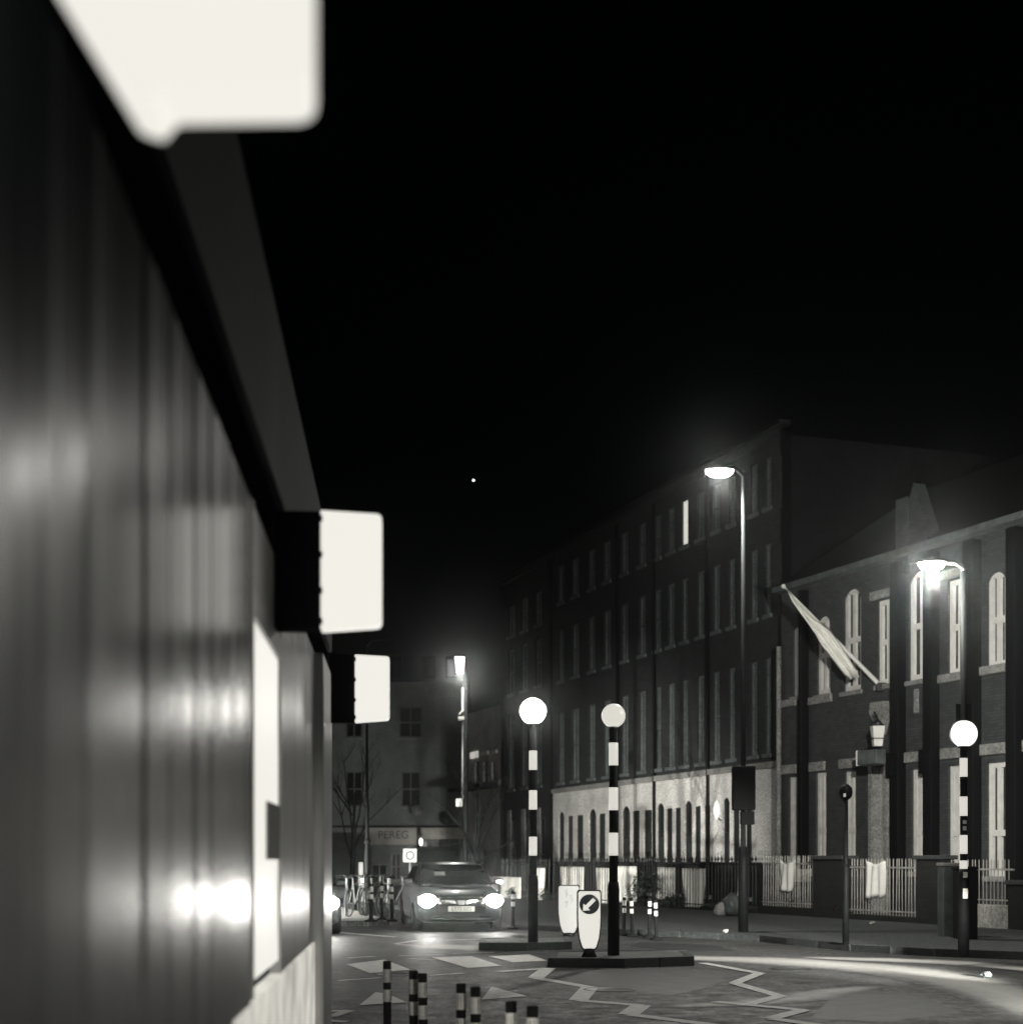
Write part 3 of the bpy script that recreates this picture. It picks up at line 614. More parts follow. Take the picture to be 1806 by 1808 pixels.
# ------------------------------------------------------------------ 20 zone sign
D5 = 40
zs = empty('zone_sign', ((724-HX)/F*D5, D5, .12), 0, 'square pale sign with a ring on a slim pole left of the oncoming car', 'road sign')
q = D5/F
MB().lathe([(0,0),(.03,0),(.03,zf(1498,D5)-.12),(0,zf(1498,D5)-.12)], 8).obj('pole', M['grey_metal'], zs)
MB().box(-12*q,12*q,-.05,-.035,zf(1523,D5)-.12,zf(1499,D5)-.12,bev=.006).obj('sign_plate', mat('sign_plate_grey', (.22,.22,.20), .5, noise=.15), zs)
MB().lathe([(7.6*q,0),(7.6*q,.006),(5.6*q,.006),(5.6*q,0)], 24, T(0,-.051,zf(1511,D5)-.12) @ Matrix.Rotation(R(90),4,'X')).obj('ring', M['plate_ink'], zs)

# ------------------------------------------------------------------ cabinets
dc = gd(1653)*.92
cb = empty('telecom_cabinet', ((1675-HX)/F*dc, dc, .12), 0, 'stained grey telecom cabinet beside the right-hand beacon', 'cabinet')
MB().box(-.135,.135,-.16,.25,0,1.26,bev=.01).obj('cabinet_body', M['cabinet'], cb)
MB().box(-.15,.15,-.18,.27,1.26,1.32,bev=.012).obj('cabinet_lid', M['rail_grey'], cb)
MB().box(-.115,.115,-.17,-.161,.1,1.2).obj('cabinet_door', M['cabinet'], cb)
dc2 = 25.6
cb2 = empty('service_cabinet', ((1706-HX)/F*dc2, dc2, .12), 0, 'black service cabinet right behind the beacon column', 'cabinet')
MB().box(-.17,.17,-.1,.25,0,1.2,bev=.02).obj('cabinet_body', M['black_matte'], cb2)
MB().box(-.185,.185,-.115,.265,1.2,1.26,bev=.02).obj('cabinet_lid', M['black_matte'], cb2)

# ------------------------------------------------------------------ buildings
def ring_wall(mb, s0, s1, z0, z1, holes, th=.35):
    """wall slab in facade coords with rectangular or arched openings: builds a grid of quads around holes plus reveals"""
    ss = sorted({s0, s1}|{h[0] for h in holes}|{h[1] for h in holes}); zs_ = sorted({z0, z1}|{h[2] for h in holes}|{h[3] for h in holes})
    for a, b in zip(ss[:-1], ss[1:]):
        if b-a < 1e-5: continue
        z_run = None
        for c, d in zip(zs_[:-1], zs_[1:]):
            m_, n_ = (a+b)/2, (c+d)/2
            if any(h[0] < m_ < h[1] and h[2] < n_ < h[3] for h in holes):
                if z_run is not None: mb.add([(a,0,z_run),(b,0,z_run),(b,0,c),(a,0,c)], [(0,1,2,3)]); z_run = None
            elif z_run is None: z_run = c
        if z_run is not None: mb.add([(a,0,z_run),(b,0,z_run),(b,0,z1),(a,0,z1)], [(0,1,2,3)])
    for h in holes:
        a, b, c, d = h[:4]
        mb.add([(a,0,c),(b,0,c),(b,0,d),(a,0,d),(a,th,c),(b,th,c),(b,th,d),(a,th,d)], [(0,1,5,4),(1,2,6,5),(2,3,7,6),(3,0,4,7)])
    return mb
def window(par, a, b, c, d, frame=None, glass=None, dy=.12, fw=.06, mull=1, trans=(.5,), arch=False, sill=True, sillmat=None, curtain=None, fw2=None):
    """a sash window standing in an opening: frame with its pane"""
    mb = MB(); frame = frame or M['frame_white']; glass = glass or M['glass']; fw2 = fw2 or fw*.7
    mb.box(a,a+fw,dy-.03,dy+.05,c,d); mb.box(b-fw,b,dy-.03,dy+.05,c,d); mb.box(a+fw,b-fw,dy-.03,dy+.05,c,c+fw*1.2); mb.box(a+fw,b-fw,dy-.03,dy+.05,d-fw,d)
    for i in range(mull):
        s = a+(b-a)*(i+1)/(mull+1); mb.box(s-fw2/2,s+fw2/2,dy-.035,dy+.045,c+fw*1.2,d-fw)
    for t in trans:
        z = c+(d-c)*t; mb.box(a+fw,b-fw,dy-.045,dy+.035,z-fw2*.6,z+fw2*.6)
    f = mb.obj('window', frame, par)
    MB().box(a+fw*.5,b-fw*.5,dy+.055,dy+.065,c+.02,d-.02).obj('pane', glass, f)
    if curtain: 
        w_ = (b-a)*.3
        MB().add([p for i in range(9) for p in ((a+fw+w_*i/8, dy+.10+.02*(i % 2), c+.05),(a+fw+w_*i/8, dy+.10+.02*(i % 2), d-.05))], [(2*i,2*i+2,2*i+3,2*i+1) for i in range(8)]).obj('curtain', M['curtain'], f)
    if arch:
        w_ = (b-a)/2; sp_ = MB(); n = 10
        for s in (-1,1):
            pts = [(s*w_, 0)]+[(s*w_*math.cos(t), w_*math.sin(t)) for t in [math.pi/2*i/n for i in range(n+1)]]+[(0,w_+.012),(s*w_,w_+.012)]
            P = [((a+b)/2+x, d-w_+z) for x, z in pts[1:]]
            sp_.prism(P, .004, dy-.05)
        sp_.obj('arch_head', arch, f)
    if sill: MB().box(a-.07,b+.07,-.08,dy-.035,c-.12,c-.003).obj('sill', sillmat or M['stone'], f)
    return f
def pxrect(pl, xa, xb, ya, yb):
    xm = (xa+xb)/2; return (pl.s_(xa), pl.s_(xb), pl.z(xm, yb), pl.z(xm, ya))
# --- four storey terrace
PT = Plane(.945,.328,21.6)
terr = empty('terrace_building', (*PT.o, 0), PT.rz, 'tall four storey dark brick terrace with a pale stuccoed ground floor', 'building')
sL, sR = PT.s_(889), PT.s_(1378)
cols = [903,926,951,991,1016,1045,1072,1103,1134,1161,1185,1209,1237,1265,1292,1331,1356]
wpx = [11,11,11,10,12,11,12,12,12,12,12,11,13,13,12,13,11]
holes = []; wins = []
for x, w_ in zip(cols, wpx):
    a, b = PT.s_(x-w_/2), PT.s_(x+w_/2)
    for r, (c, d) in enumerate(((4.65,7.5),(8.8,10.9),(12.0,13.5))):
        if x < 980 and r == 2: c, d = 11.5, 12.9
        if x < 980 and r == 0: d = 8.0
        if x < 980 and r == 1: c, d = 8.9, 10.9
        holes.append((a,b,c,d)); wins.append((x,r,a,b,c,d))
ring_wall(MB(), sL, sR, 4.36, 14.3, holes).obj('upper_wall', M['brick_dark'], terr)
for x, r, a, b, c, d in wins:
    lit = (x == 1209 and r == 2)
    window(terr, a, b, c, d, M['lit_window'] if lit else M['frame_dim'], M['lit_window'] if lit else None, dy=.10, fw=.055, trans=(.5,), mull=1 if not lit else 0, sillmat=M['frame_dim'])
go = [(991,8,1),(1007,7,0),(1024,9,0),(1046,11,1),(1063,9,0),(1084,8,0),(1105,12,1),(1123,10,0),(1144,11,0),(1166,11,1),(1182,8,0),(1197,8,0),(1215,11,1),(1232,8,0),(1249,8,0),(1282,10,1),(1300,9,0),(1322,8,0)]
gh = []
for x, w_, ar in go: gh.append((PT.s_(x-w_*.6), PT.s_(x+w_*.6), .35 if not ar else .02, 3.45 if ar else 3.25, ar, x))
sS = PT.s_(976)
ring_wall(MB(), sS, sR, 1.42, 4.36, [(h[0], h[1], 1.42, h[3]) for h in gh], .06).obj('ground_floor_wall', M['stucco'], terr)
ring_wall(MB(), sS, sR, 0, 1.418, [(h[0], h[1], h[2], 1.418) for h in gh], .06).obj('basement_wall', M['brick_black'], terr)
for a, b, c, d, ar, x in gh:
    if ar:
        f = window(terr, a, b, c, d, M['door_dark'], M['glass'], dy=.085, fw=.05, mull=0, trans=(.68,), arch=M['stucco'], sill=False)
        f.name = 'front_door' ; MB().box(a+.06,b-.06,.08,.13,.08,c+(d-c)*.66).obj('door_leaf', M['door_dark'], f)
    else: window(terr, a, b, c, d, M['door_dark'], M['glass'], dy=.05, fw=.04, mull=1)
gl = [(903,8),(928,9),(955,8)]
ring_wall(MB(), sL, sS-.002, 0, 4.36, [(PT.s_(x-w_), PT.s_(x+w_), .1, 3.3) for x, w_ in gl], .4).obj('ground_floor_wall', M['brick_dark'], terr)
for x, w_ in gl:
    window(terr, PT.s_(x-w_), PT.s_(x+w_), .1, 3.3, M['cabinet'], M['glass'], dy=.2, fw=.08, mull=1, sill=False)
    MB().box(PT.s_(x)-.45, PT.s_(x)+.02, -.06, -.003, 0, 3.7, bev=.02).obj('pilaster', M['stone'], terr)
MB().box(sS,sR,-.12,-.003,4.22,4.40).obj('string_course', M['stone'], terr)
MB().box(sL,sR,-.16,-.003,13.95,14.12).obj('cornice', M['brick_dark'], terr)
MB().box(sL,sR,0.36,9,0,14.0).obj('rear_mass', M['slate'], terr)
MB().box(sL,sR,-.05,.35,14.3,14.42).obj('coping', M['slate'], terr)
for x in (1000,1100,1200): MB().box(PT.s_(x)-.5,PT.s_(x)+.5,3,4,14.0,16.2,bev=.03).obj('chimney', M['brick_dark'], terr)
for x in (977,1093,1158,1253): MB().tube([(PT.s_(x),-.09,.1),(PT.s_(x),-.09,13.9)],.05,8).obj('downpipe', M['black'], terr)
# wall lantern by a terrace door
tl = PT.t(1265); wl = empty('wall_lantern', ((1265-HX)/F*(tl-1.1), tl-1.1, zf(1448,tl-1.1)), 0, 'glowing almond shaped lantern on the stuccoed wall left of the tall street lamp', 'lantern')
MB().lathe([(0,0),(.03,.02),(.10,.22),(.105,.33),(.06,.52),(0,.62)], 16).obj('glass_shade', emit('lantern_shade', (.95,.93,.85), 1.3), wl)
MB().tube([(0,0,.1),(.2,.5,.0),(.4,1.1,0)],.02,6).obj('bracket', M['iron'], wl)
# --- lower pale corner building
lo = empty('corner_building', (*PT.o, 0), PT.rz, 'lower pale rendered building lit by the far street lamp', 'building')
a0, a1 = PT.s_(824), PT.s_(884)
lh = [pxrect(PT, 838,846,1345,1385), pxrect(PT, 853,861,1345,1385), pxrect(PT, 868,874,1345,1385)]
lw = [pxrect(PT, 836,843,1470,1560), pxrect(PT, 850,858,1500,1570)]
ring_wall(MB(), a0, a1-.02, 0, 8.6, lh+lw, .3).obj('wall', M['render'], lo)
for h in lh+lw: window(lo, *h, M['cabinet'], dy=.1, fw=.06)
MB().box(a0,a1-.02,.31,8,0,8.4).obj('rear_mass', M['back_wall'], lo)
MB().box(a0,a1-.02,-.12,-.003,4.9,5.15).obj('string_course', M['stone'], lo)
for xa, xb, ya, yb in ((833,845,1328,1339),(852,864,1327,1334),(868,879,1325,1331)):
    s0_, s1_, z0_, z1_ = pxrect(PT, xa, xb, ya, yb); MB().box(s0_, s1_, -.1,-.02, z0_, z1_).obj('sign_panel', emit('small_lit_sign', (.62,.6,.54), .8) if xa < 840 else M['white_paint'], lo)
s0_, s1_, z0_, z1_ = pxrect(PT, 822, 880, 1389, 1395); MB().box(s0_, s1_, -.9,-.02, z0_, z0_+.15).obj('canopy', M['slate'], lo)
# --- building closing the street with the corner shop
YB = 84
bb = empty('corner_shop_building', ((700-HX)/F*YB, YB, 0), 0, 'plain rendered building closing the street, with a shop fascia lettered PEREG', 'building')
bx = lambda x: (x-700)/F*YB; bz = lambda y: zf(y, YB)
hs = [(bx(704),bx(745),bz(1303),bz(1248)),(bx(708),bx(742),bz(1425),bz(1362)),(bx(610),bx(640),bz(1425),bz(1362)),(bx(610),bx(640),bz(1303),bz(1248))]
sh = [(bx(690),bx(708),bz(1556),bz(1506)),(bx(738),bx(765),bz(1556),bz(1480)),(bx(772),bx(812),bz(1566),bz(1476)),(bx(655),bx(684),bz(1566),bz(1526))]
ring_wall(MB(), bx(480), bx(826), 0, bz(1208), hs+sh, .3).obj('wall', M['back_wall'], bb)
MB().box(bx(480),bx(826),.31,9,0,bz(1215)).obj('rear_mass', M['slate'], bb)
for h in hs: window(bb, *h, M['cabinet'], dy=.15, fw=.08)
for h in sh: window(bb, *h, M['stone'], dy=.12, fw=.08, sill=False)
MB().box(bx(480),bx(826),-.12,-.003,bz(1212),bz(1205)).obj('parapet', M['back_wall'], bb)
mz = MB().add([(bx(480),.2,bz(1205)),(bx(826),.2,bz(1205)),(bx(822),1.4,bz(1150)),(bx(480),1.4,bz(1150)),(bx(826),9,bz(1205)),(bx(822),9,bz(1150)),(bx(480),9,bz(1150)),(bx(480),9,bz(1205))],
    [(0,1,2,3),(1,4,5,2),(3,2,5,6),(0,3,6,7)]).obj('mansard_roof', M['slate'], bb)
for x in (640,700,760,800):
    dm = MB().box(bx(x-14),bx(x+8),.3,1.6,bz(1196),bz(1158)).obj('dormer', M['slate'], bb); MB().box(bx(x-11),bx(x+5),.27,.295,bz(1193),bz(1163)).obj('dormer_window', M['glass'], dm)
fs_ = MB().box(bx(652),bx(736),-.2,-.004,bz(1492),bz(1462),bev=.03).obj('shop_fascia', mat('fascia_pale', (.42,.41,.37), .6, noise=.2, nscale=2), bb)
text_obj('PEREG', .62, M['plate_ink'], fs_, (bx(695),-.21,bz(1475)))
fs2 = MB().box(bx(743),bx(822),-.2,-.004,bz(1482),bz(1462),bev=.03).obj('shop_fascia', bpy.data.materials['fascia_pale'], bb)
text_obj('RINE', .42, M['grey_metal'], fs2, (bx(790),-.21,bz(1472)))
MB().box(bx(736.5),bx(742.5),-.25,-.004,0,bz(1458)).obj('pilaster', M['black'], bb)
MB().box(bx(645),bx(651),-.2,-.004,0,bz(1458)).obj('pilaster', M['stone'], bb)
MB().box(bx(585),bx(822),-.12,-.003,bz(1461.5),bz(1458)).obj('string_course', M['slate'], bb)
rs = MB().lathe([(0,0),(13*YB/F,0),(13*YB/F,.1),(0,.12)], 24, T(bx(790),-1.0,bz(1445)) @ Matrix.Rotation(R(90),4,'X')).obj('round_hanging_sign', M['black'], bb)
MB().tube([(bx(790),-1.0,bz(1432)),(bx(790),-.01,bz(1432))],.04,6).obj('sign_bracket', M['iron'], rs)
sc_ = at(743,1487,YB-1); shl = empty('shop_lamp', sc_, 0, 'small oval lamp shining on the shop fascia', 'lamp')
MB().lathe(sph(.11,10,1.9), 14).obj('bulb', emit('shop_bulb', (1,.97,.9), 3), shl)
MB().tube([(0,0,.2),(0,.4,.45),(0,.85,.5)],.02,6).obj('bracket', M['iron'], shl)
sc_ = at(637,1556,YB-10); ls = empty('lit_totem', (sc_[0],sc_[1],0), 0, 'slim bright upright panel behind the parked bicycles', 'lit sign')
MB().box(-.11,.11,-.05,.05,.2,1.35,bev=.08).obj('panel', emit('totem_face', (.85,.83,.76), 1), ls); MB().box(-.06,.06,-.03,.03,0,.25).obj('foot', M['black'], ls)
# hanging plant bracket with lamp and blossom under the first floor window
hb = empty('hanging_basket', at(735,1440,YB-1.2), 0, 'pale hanging basket below the first floor window of the closing building', 'hanging basket')
MB().lathe([(0,0),(.25,.1),(.38,.35),(.3,.5),(0,.6)], 12).obj('basket', M['stone'], hb); MB().tube([(0,0,.6),(0,.2,1.2),(0,1.1,1.25)],.03,6).obj('bracket', M['iron'], hb)

# --- school
PS = Plane(.922,.387,23.5)
sc = empty('school_building', (*PS.o, 0), PS.rz, 'two storey Victorian brick school with tall white sash windows and a flagpole', 'building')
z0, z1_ = 0, 8.95
sA, sB = PS.s_(1379), PS.s_(1980)
up = [(1400,1411,1108,1230,1),(1442,1466,1088,1226,1),(1489,1520,1040,1220,1),(1549,1580,1058,1208,0),(1604,1643,1008,1200,1),(1673,1708,1022,1190,0),(1742,1776,1010,1178,1),(1820,1860,1000,1160,0)]
lw = [(1392,1407,1372,1535,0),(1440,1459,1364,1530,0),(1491,1511,1362,1530,0),(1609,1632,1358,1540,0),(1674,1698,1352,1545,0),(1742,1778,1346,1548,0),(1820,1860,1340,1550,0)]
H = []
for xa, xb, ya, yb, ar in up+lw: H.append(pxrect(PS, xa, xb, ya, yb))
dr = pxrect(PS, 1538, 1571, 1352, 1600); dr = (dr[0], dr[1], .1, dr[3]); 
ring_wall(MB(), sA, sB, 0, 9.3, H+[dr], .45).obj('wall', M['brick_school'], sc)
M['lit_frame'] = mat('lamp_lit_sash', (.85,.84,.79), .45, noise=.08)  # brighter sash copy, lamp light put into the colour
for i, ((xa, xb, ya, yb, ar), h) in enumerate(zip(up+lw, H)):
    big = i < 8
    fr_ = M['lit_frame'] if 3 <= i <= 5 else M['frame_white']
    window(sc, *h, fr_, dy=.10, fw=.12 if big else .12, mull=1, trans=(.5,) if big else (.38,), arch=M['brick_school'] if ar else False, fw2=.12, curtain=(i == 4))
for i, (xa, xb, ya, yb, ar) in enumerate(up):
    if not ar and i < 7: s0_, s1_, z0_, z1b = pxrect(PS, xa-9, xb+3, ya-17, ya-2); MB().box(s0_, s1_, -.1,-.004, z0_, z1b, bev=.02).obj('lintel', M['stone'], sc)
for xa, xb, y in ((1344,1408,1357),(1431,1458,1350),(1484,1511,1343),(1598,1634,1333),(1663,1708,1330),(1733,1860,1316)):
    xm = (xa+xb)/2; zc = PS.z(xm, y); MB().box(PS.s_(xa) if xa > 1379 else sA, PS.s_(xb), -.08,-.004, 4.05-.12, 4.05+.14, bev=.015).obj('string_course', M['stone'], sc)
for xa, xb, y in ((1380,1408,1242),(1430,1470,1236),(1656,1712,1196),(1730,1806,1180)):
    xm = (xa+xb)/2; zc = PS.z(xm, y); MB().box(PS.s_(xa), PS.s_(xb), -.09,-.004, zc-.1, zc+.1, bev=.015).obj('sill_course', M['stone'], sc)
for x, wd in ((1426,.07),(1593,.16),(1652,.16),(1724,.19),(1800,.16)):
    dpz = MB().box(PS.s_(x)-wd, PS.s_(x)+wd, -.28, -.004, .1, 9.0, bev=.03).obj('downpipe', M['black'], sc)
    if x in (1593,1652): MB().box(PS.s_(x)-wd*1.7, PS.s_(x)+wd*1.2, -.32,-.285, 3.6, 4.2, bev=.02).obj('hopper', M['black'], dpz)
MB().tube([(PS.s_(1381),-.12,.1),(PS.s_(1381),-.12,7.6)],.07,10).obj('corner_pipe', M['stone'], sc)
MB().box(sA,sB,-.32,-.004,9.12,9.28).obj('gutter', M['cabinet'], sc)
MB().add([(sA,-.2,9.3),(sB,-.2,9.3),(sB,5,12.6),(sA,5,12.6),(sB,10,9.3),(sA,10,9.3)], [(0,1,2,3),(3,2,4,5),(0,3,5),(1,4,2)]).obj('roof', M['slate'], sc)
MB().box(sA,sB,.46,10,0,9.28).obj('rear_mass', M['slate'], sc)
s0_, s1_ = PS.s_(1592), PS.s_(1640); gb = MB().prism([(s0_,8.9),(s1_,8.9),(s1_,9.7),((s0_+s1_)/2,10.9),(s0_,9.7)], -.06,.3).obj('gable', M['brick_school'], sc)
MB().box(s0_-.1,s0_+.35,-.12,.3,8.7,10.6,bev=.02).obj('gable_pier', M['brick_school'], sc)
# entrance
en = MB().box(dr[0],dr[0]+.14,-.1,.3,0.1,dr[3]).box(dr[1]-.14,dr[1],-.1,.3,.1,dr[3]).box(dr[0],dr[1],-.1,.3,dr[3],dr[3]+.2).obj('door_surround', M['stone'], sc)
MB().box(dr[0]+.15,dr[1]-.15,.18,.25,.1,dr[3]-.01).obj('door_leaf', M['render'], sc)
s0_, s1_, z0_, z1b = pxrect(PS, 1546, 1574, 1240, 1298)
MB().prism([(s0_+.05,z1b),(s1_-.1,z1b),(s1_,z1b-.35),(s1_-.12,z0_+.25),((s0_+s1_)/2+.1,z0_),(s0_+.2,z0_+.3),(s0_,z1b-.25)], -.22,-.005).obj('carved_shield', M['stone'], sc)
s0_, s1_, z0_, z1b = pxrect(PS, 1538, 1561, 1277, 1318)
ln = empty('door_lantern', (0,0,0), 0); bpy.data.objects.remove(ln)
pl_ = at(1549, 1318, 36.6)
ln = empty('door_lantern', pl_, 0, 'old tapered glass lantern hanging over the school door', 'lantern')
MB().add([(-.15,-.15,.5),(.15,-.15,.5),(.15,.15,.5),(-.15,.15,.5),(-.10,-.10,0),(.10,-.10,0),(.10,.10,0),(-.10,.10,0)], [(0,4,5,1),(1,5,6,2),(2,6,7,3),(3,7,4,0),(4,7,6,5)]).obj('glass', M['cloth'], ln)
MB().box(-.17,.17,-.17,.17,.18,.20).obj('band', M['iron'], ln)
MB().lathe([(0,.72),(.05,.66),(.2,.5),(0,.5)], 8).obj('cap', M['iron'], ln)
MB().tube([(0,0,.7),(.05,.5,.9),(.3,1.3,.8)],.025,6).obj('bracket', M['iron'], ln)
sb = empty('school_sign', at(1548,1350,36.9), PS.rz, 'grey boxed sign on the wall above the school door', 'sign')
MB().box(-.48,.30,-.25,.05,0,.36,bev=.02).obj('sign_box', M['cabinet'], sb); MB().box(-.50,-.485,-.27,.07,-.01,.37).obj('sign_edge', M['white_paint'], sb)
MB().box(-.09,.09,-.04,-.004,-0.3,.3,bev=.02).obj('wall_plaque', M['stone'], sc, loc=(PS.s_(1619),0,PS.z(1619,1238)))
# flagpole with a furled flag
tb = 38.0; base = Vector(at(1556,1213,PS.t(1556)-.05)); tip = Vector(at(1383,1035,38.2))
fl = empty('flagpole', base, 0, 'white flagpole leaning out from the school wall with a limp pale flag', 'flagpole')
V = tip-base
MB().tube([(0,0,0), V*.5, V], [.06,.045,.022], 10).obj('pole', M['white_paint'], fl)
MB().lathe(sph(.06,8), 10, T(*V)).obj('finial', M['white_paint'], fl)
MB().box(-.12,.12,-.1,.12,-.12,.1,bev=.02).obj('wall_bracket', M['iron'], fl)
rows = []; n = 26; side = V.normalized()
upx = [((1388,1040),(1391,1042)),((1402,1055),(1400,1062)),((1418,1072),(1414,1082)),((1436,1092),(1429,1102)),((1452,1100),(1441,1122)),((1466,1112),(1450,1140)),((1478,1130),(1464,1158)),((1492,1152),(1478,1176)),((1504,1172),(1490,1192)),((1516,1196),(1499,1200))]
fv = []; ff = []; m_ = 10
for i, (A_, B_) in enumerate(upx):
    for j in range(m_+1):
        t = j/m_; x = A_[0]*(1-t)+B_[0]*t; y = A_[1]*(1-t)+B_[1]*t; dd = 38.12+.16*math.sin(j*1.6+i*.5)+.07*math.sin(i*1.7+j)-.12
        fv.append(Vector(at(x,y,dd))-base)
ff = [(i*(m_+1)+j, (i+1)*(m_+1)+j, (i+1)*(m_+1)+j+1, i*(m_+1)+j+1) for i in range(len(upx)-1) for j in range(m_)]
fg = MB().add(fv, ff, True).obj('flag', M['cloth'], fl); md = fg.modifiers.new('thick', 'SOLIDIFY'); md.thickness = .02

# ------------------------------------------------------------------ railings on a low plinth
PF = Plane(.922,.387,20.6)
def railing(xa, xb, label, pitch, matr, plz, topz, finial=False, plmat=None):
    e = empty('railing', (*PF.o, 0), PF.rz, label, 'railing', None)
    a, b = PF.s_(xa), PF.s_(xb)
    MB().box(a,b,-.14,.14,.0,plz,bev=.02).obj('plinth', plmat or M['brick_black'], e)
    MB().box(a,b,-.02,.02,topz-.20,topz-.165).obj('rail', matr, e)
    MB().box(a,b,-.02,.02,plz+.08,plz+.11).obj('rail', matr, e)
    mb = MB()
    plm=0
    if finial:
        mb.tube([(0,0,plz),(0,0,topz-.12)],.011,6); mb.lathe([(.008,topz-.12),(.03,topz-.07),(.026,topz-.03),(0,topz+.06)], 8)
    else: mb.tube([(0,0,plz),(0,0,topz)],.011,6).lathe([(.011,topz),(.0,topz+.03)], 6)
    me = mb.mesh('bar', matr); n = int((b-a)/pitch)
    for i in range(n): 
        o = mesh_obj('bar', me, e, (a+pitch*(i+.5), 0, 0)); o.rotation_euler = (random.uniform(-.01,.01), random.uniform(-.012,.012), 0)
    return e
railing(884,972,'iron railings furthest left, beyond the brightest beacon',.20,M['iron'],.10,1.50,True)
railing(975,1090,'spear topped iron railings between the beacons',.17,M['iron'],.12,1.52,True)
railing(1092,1240,'spear topped iron railings hung with bright sheets, behind the far wands',.16,M['iron'],.16,1.54,True)
railing(1243,1342,'spear topped iron railings behind the tall street lamp',.17,M['iron'],.22,1.56,True)
railing(1346,1445,'close pale school railings left of the slim black post',.11,M['rail_grey'],.32,1.58)
railing(1501,1628,'close pale school railings right of the slim black post',.11,M['rail_grey'],.24,1.50)
railing(1676,1790,'pale railings on a rendered plinth at the right edge',.11,M['rail_grey'],.58,1.48,plmat=M['render'])
def pier(xa, xb, h, label):
    e = empty('gate_pier', (*PF.o, 0), PF.rz, label, 'pier'); a, b = PF.s_(xa), PF.s_(xb)
    MB().box(a,b,-.2,.2,0,h,bev=.01).obj('brick_shaft', M['brick_black'], e); MB().box(a-.04,b+.04,-.25,.25,h,h+.09,bev=.02).obj('coping', M['kerb'], e)
pier(1447,1499,1.5,'dark brick pier behind the slim black post')
pier(1630,1673,1.5,'dark brick pier behind the telecom cabinet')
pier(1793,1850,1.0,'rendered pier at the right edge')
# sheets
def sheet(xa, xb, ya, yb, label, off=.14, pl=PF, sag=.0, rows=10, colsn=14, front=False):
    a, b = pl.s_(xa), pl.s_(xb); xm = (xa+xb)/2; c, d = pl.z(xm, yb), pl.z(xm, ya)
    e = (-off if front else off); vs = []
    ph = random.uniform(0, 6)
    for i in range(rows+1):
        t = i/rows
        for j in range(colsn+1):
            u = j/colsn; s = a+(b-a)*u
            zz = d+(c-d)*t-sag*math.sin(math.pi*u)*(1-t)*.4+.03*math.sin(u*9+ph)*t+.05*math.sin(u*3+ph)*t
            s2 = (a+b)/2+(s-(a+b)/2)*(1-.06*t)
            vs.append((s2, e+.035*math.sin(u*16+ph+t*1.2)*(.4+t)+.02*math.sin(u*7+3*t), zz))
    W_ = colsn+1
    o = MB().add(vs, [(i*W_+j, i*W_+j+1, (i+1)*W_+j+1, (i+1)*W_+j) for i in range(rows) for j in range(colsn)], True).obj('white_sheet', M['cloth'], None, (*pl.o, 0), pl.rz)
    md = o.modifiers.new('thick', 'SOLIDIFY'); md.thickness = .006
    return tag(o, label, 'sheet', 'white sheets tied to the railings')
sheet(864,886,1548,1588,'sheet low on the railings right behind the car, furthest left', front=True)
sheet(888,926,1549,1594,'sheet on the railings left of the brightest beacon', front=True)
sheet(948,969,1533,1591,'narrow sheet just right of the brightest beacon', front=True)
sheet(981,1025,1531,1600,'sheet on the railings behind the plain lit bollard')
sheet(1046,1078,1533,1603,'sheet left of the softly lit beacon')
sheet(1095,1130,1530,1590,'brightest wide sheet right of the softly lit beacon', front=True)
sheet(1152,1183,1532,1586,'sheet left of the spear railings end, beside the dark bush')
sheet(1196,1237,1534,1606,'rippled sheet between the far wands and the street lamp')
sheet(1294,1309,1520,1600,'narrow sheet directly left of the tall street lamp')
sheet(1380,1406,1518,1577,'pale sheet slung over the school railings left of the slim post', .06, front=True, sag=.3)
bagl = sheet(1535,1567,1520,1582,'bulging pale sheet slung over the school railings right of the slim post', .08, front=True, sag=.2)
# low patches of pale board seen through the school railings
for xa, xb, ya, yb, lab in ((1347,1378,1535,1558,'pale board behind the left school railings'),(1410,1444,1528,1556,'pale board behind the school railings beside the brick pier'),(1585,1615,1532,1570,'pale board behind the right school railings')):
    a, b, c, d = pxrect(PF, xa, xb, ya, yb); e = empty('play_board', (*PF.o,0), PF.rz, lab, 'board')
    MB().box(a,b,.9,.94,c,d,bev=.01).obj('panel', M['render'], e)
    for s in (a+.08,b-.08): MB().box(s-.03,s+.03,.945,1.0,0.0,d).obj('leg', M['iron'], e)

# ------------------------------------------------------------------ planting
def bush(x, y, d, r, label, n=700, zs_=1):
    X = (x-HX)/F*d; Z = zf(y, d); e = empty('bush', (X, d, .12), 0, label, 'bush')
    mb = MB()
    lumps = [(Vector((random.uniform(-.5,.5)*r, random.uniform(-.3,.3)*r, random.uniform(.3,1)*r*zs_)), r*random.uniform(.35,.6)) for _ in range(6)]
    for _ in range(n):
        c, rr = random.choice(lumps); v = Vector((random.gauss(0,1), random.gauss(0,1), random.gauss(0,1))).normalized()*rr*random.uniform(.6,1.1)+c
        a = Vector((random.gauss(0,1), random.gauss(0,1), random.gauss(0,1))).normalized()*.035; b = a.cross(Vector((random.gauss(0,1), random.gauss(0,1), random.gauss(0,1)))).normalized()*.02
        if v.z > 0.02: mb.add([v-a, v+b, v+a, v-b], [(0,1,2,3)])
    f = mb.obj('foliage', M['leaf'], e); f['kind'] = 'stuff'
    st = MB()
    for i in range(5): st.tube([(random.uniform(-.1,.1)*r,0,0),(random.uniform(-.5,.5)*r,random.uniform(-.3,.3)*r,r*zs_*.9)],.012,5)
    st.obj('stems', M['bark'], e)
tF = PF.t(1140)-.5
bush(1140,1570,tF,.62,'dark bush growing through the railings between two bright sheets',900,1.5)
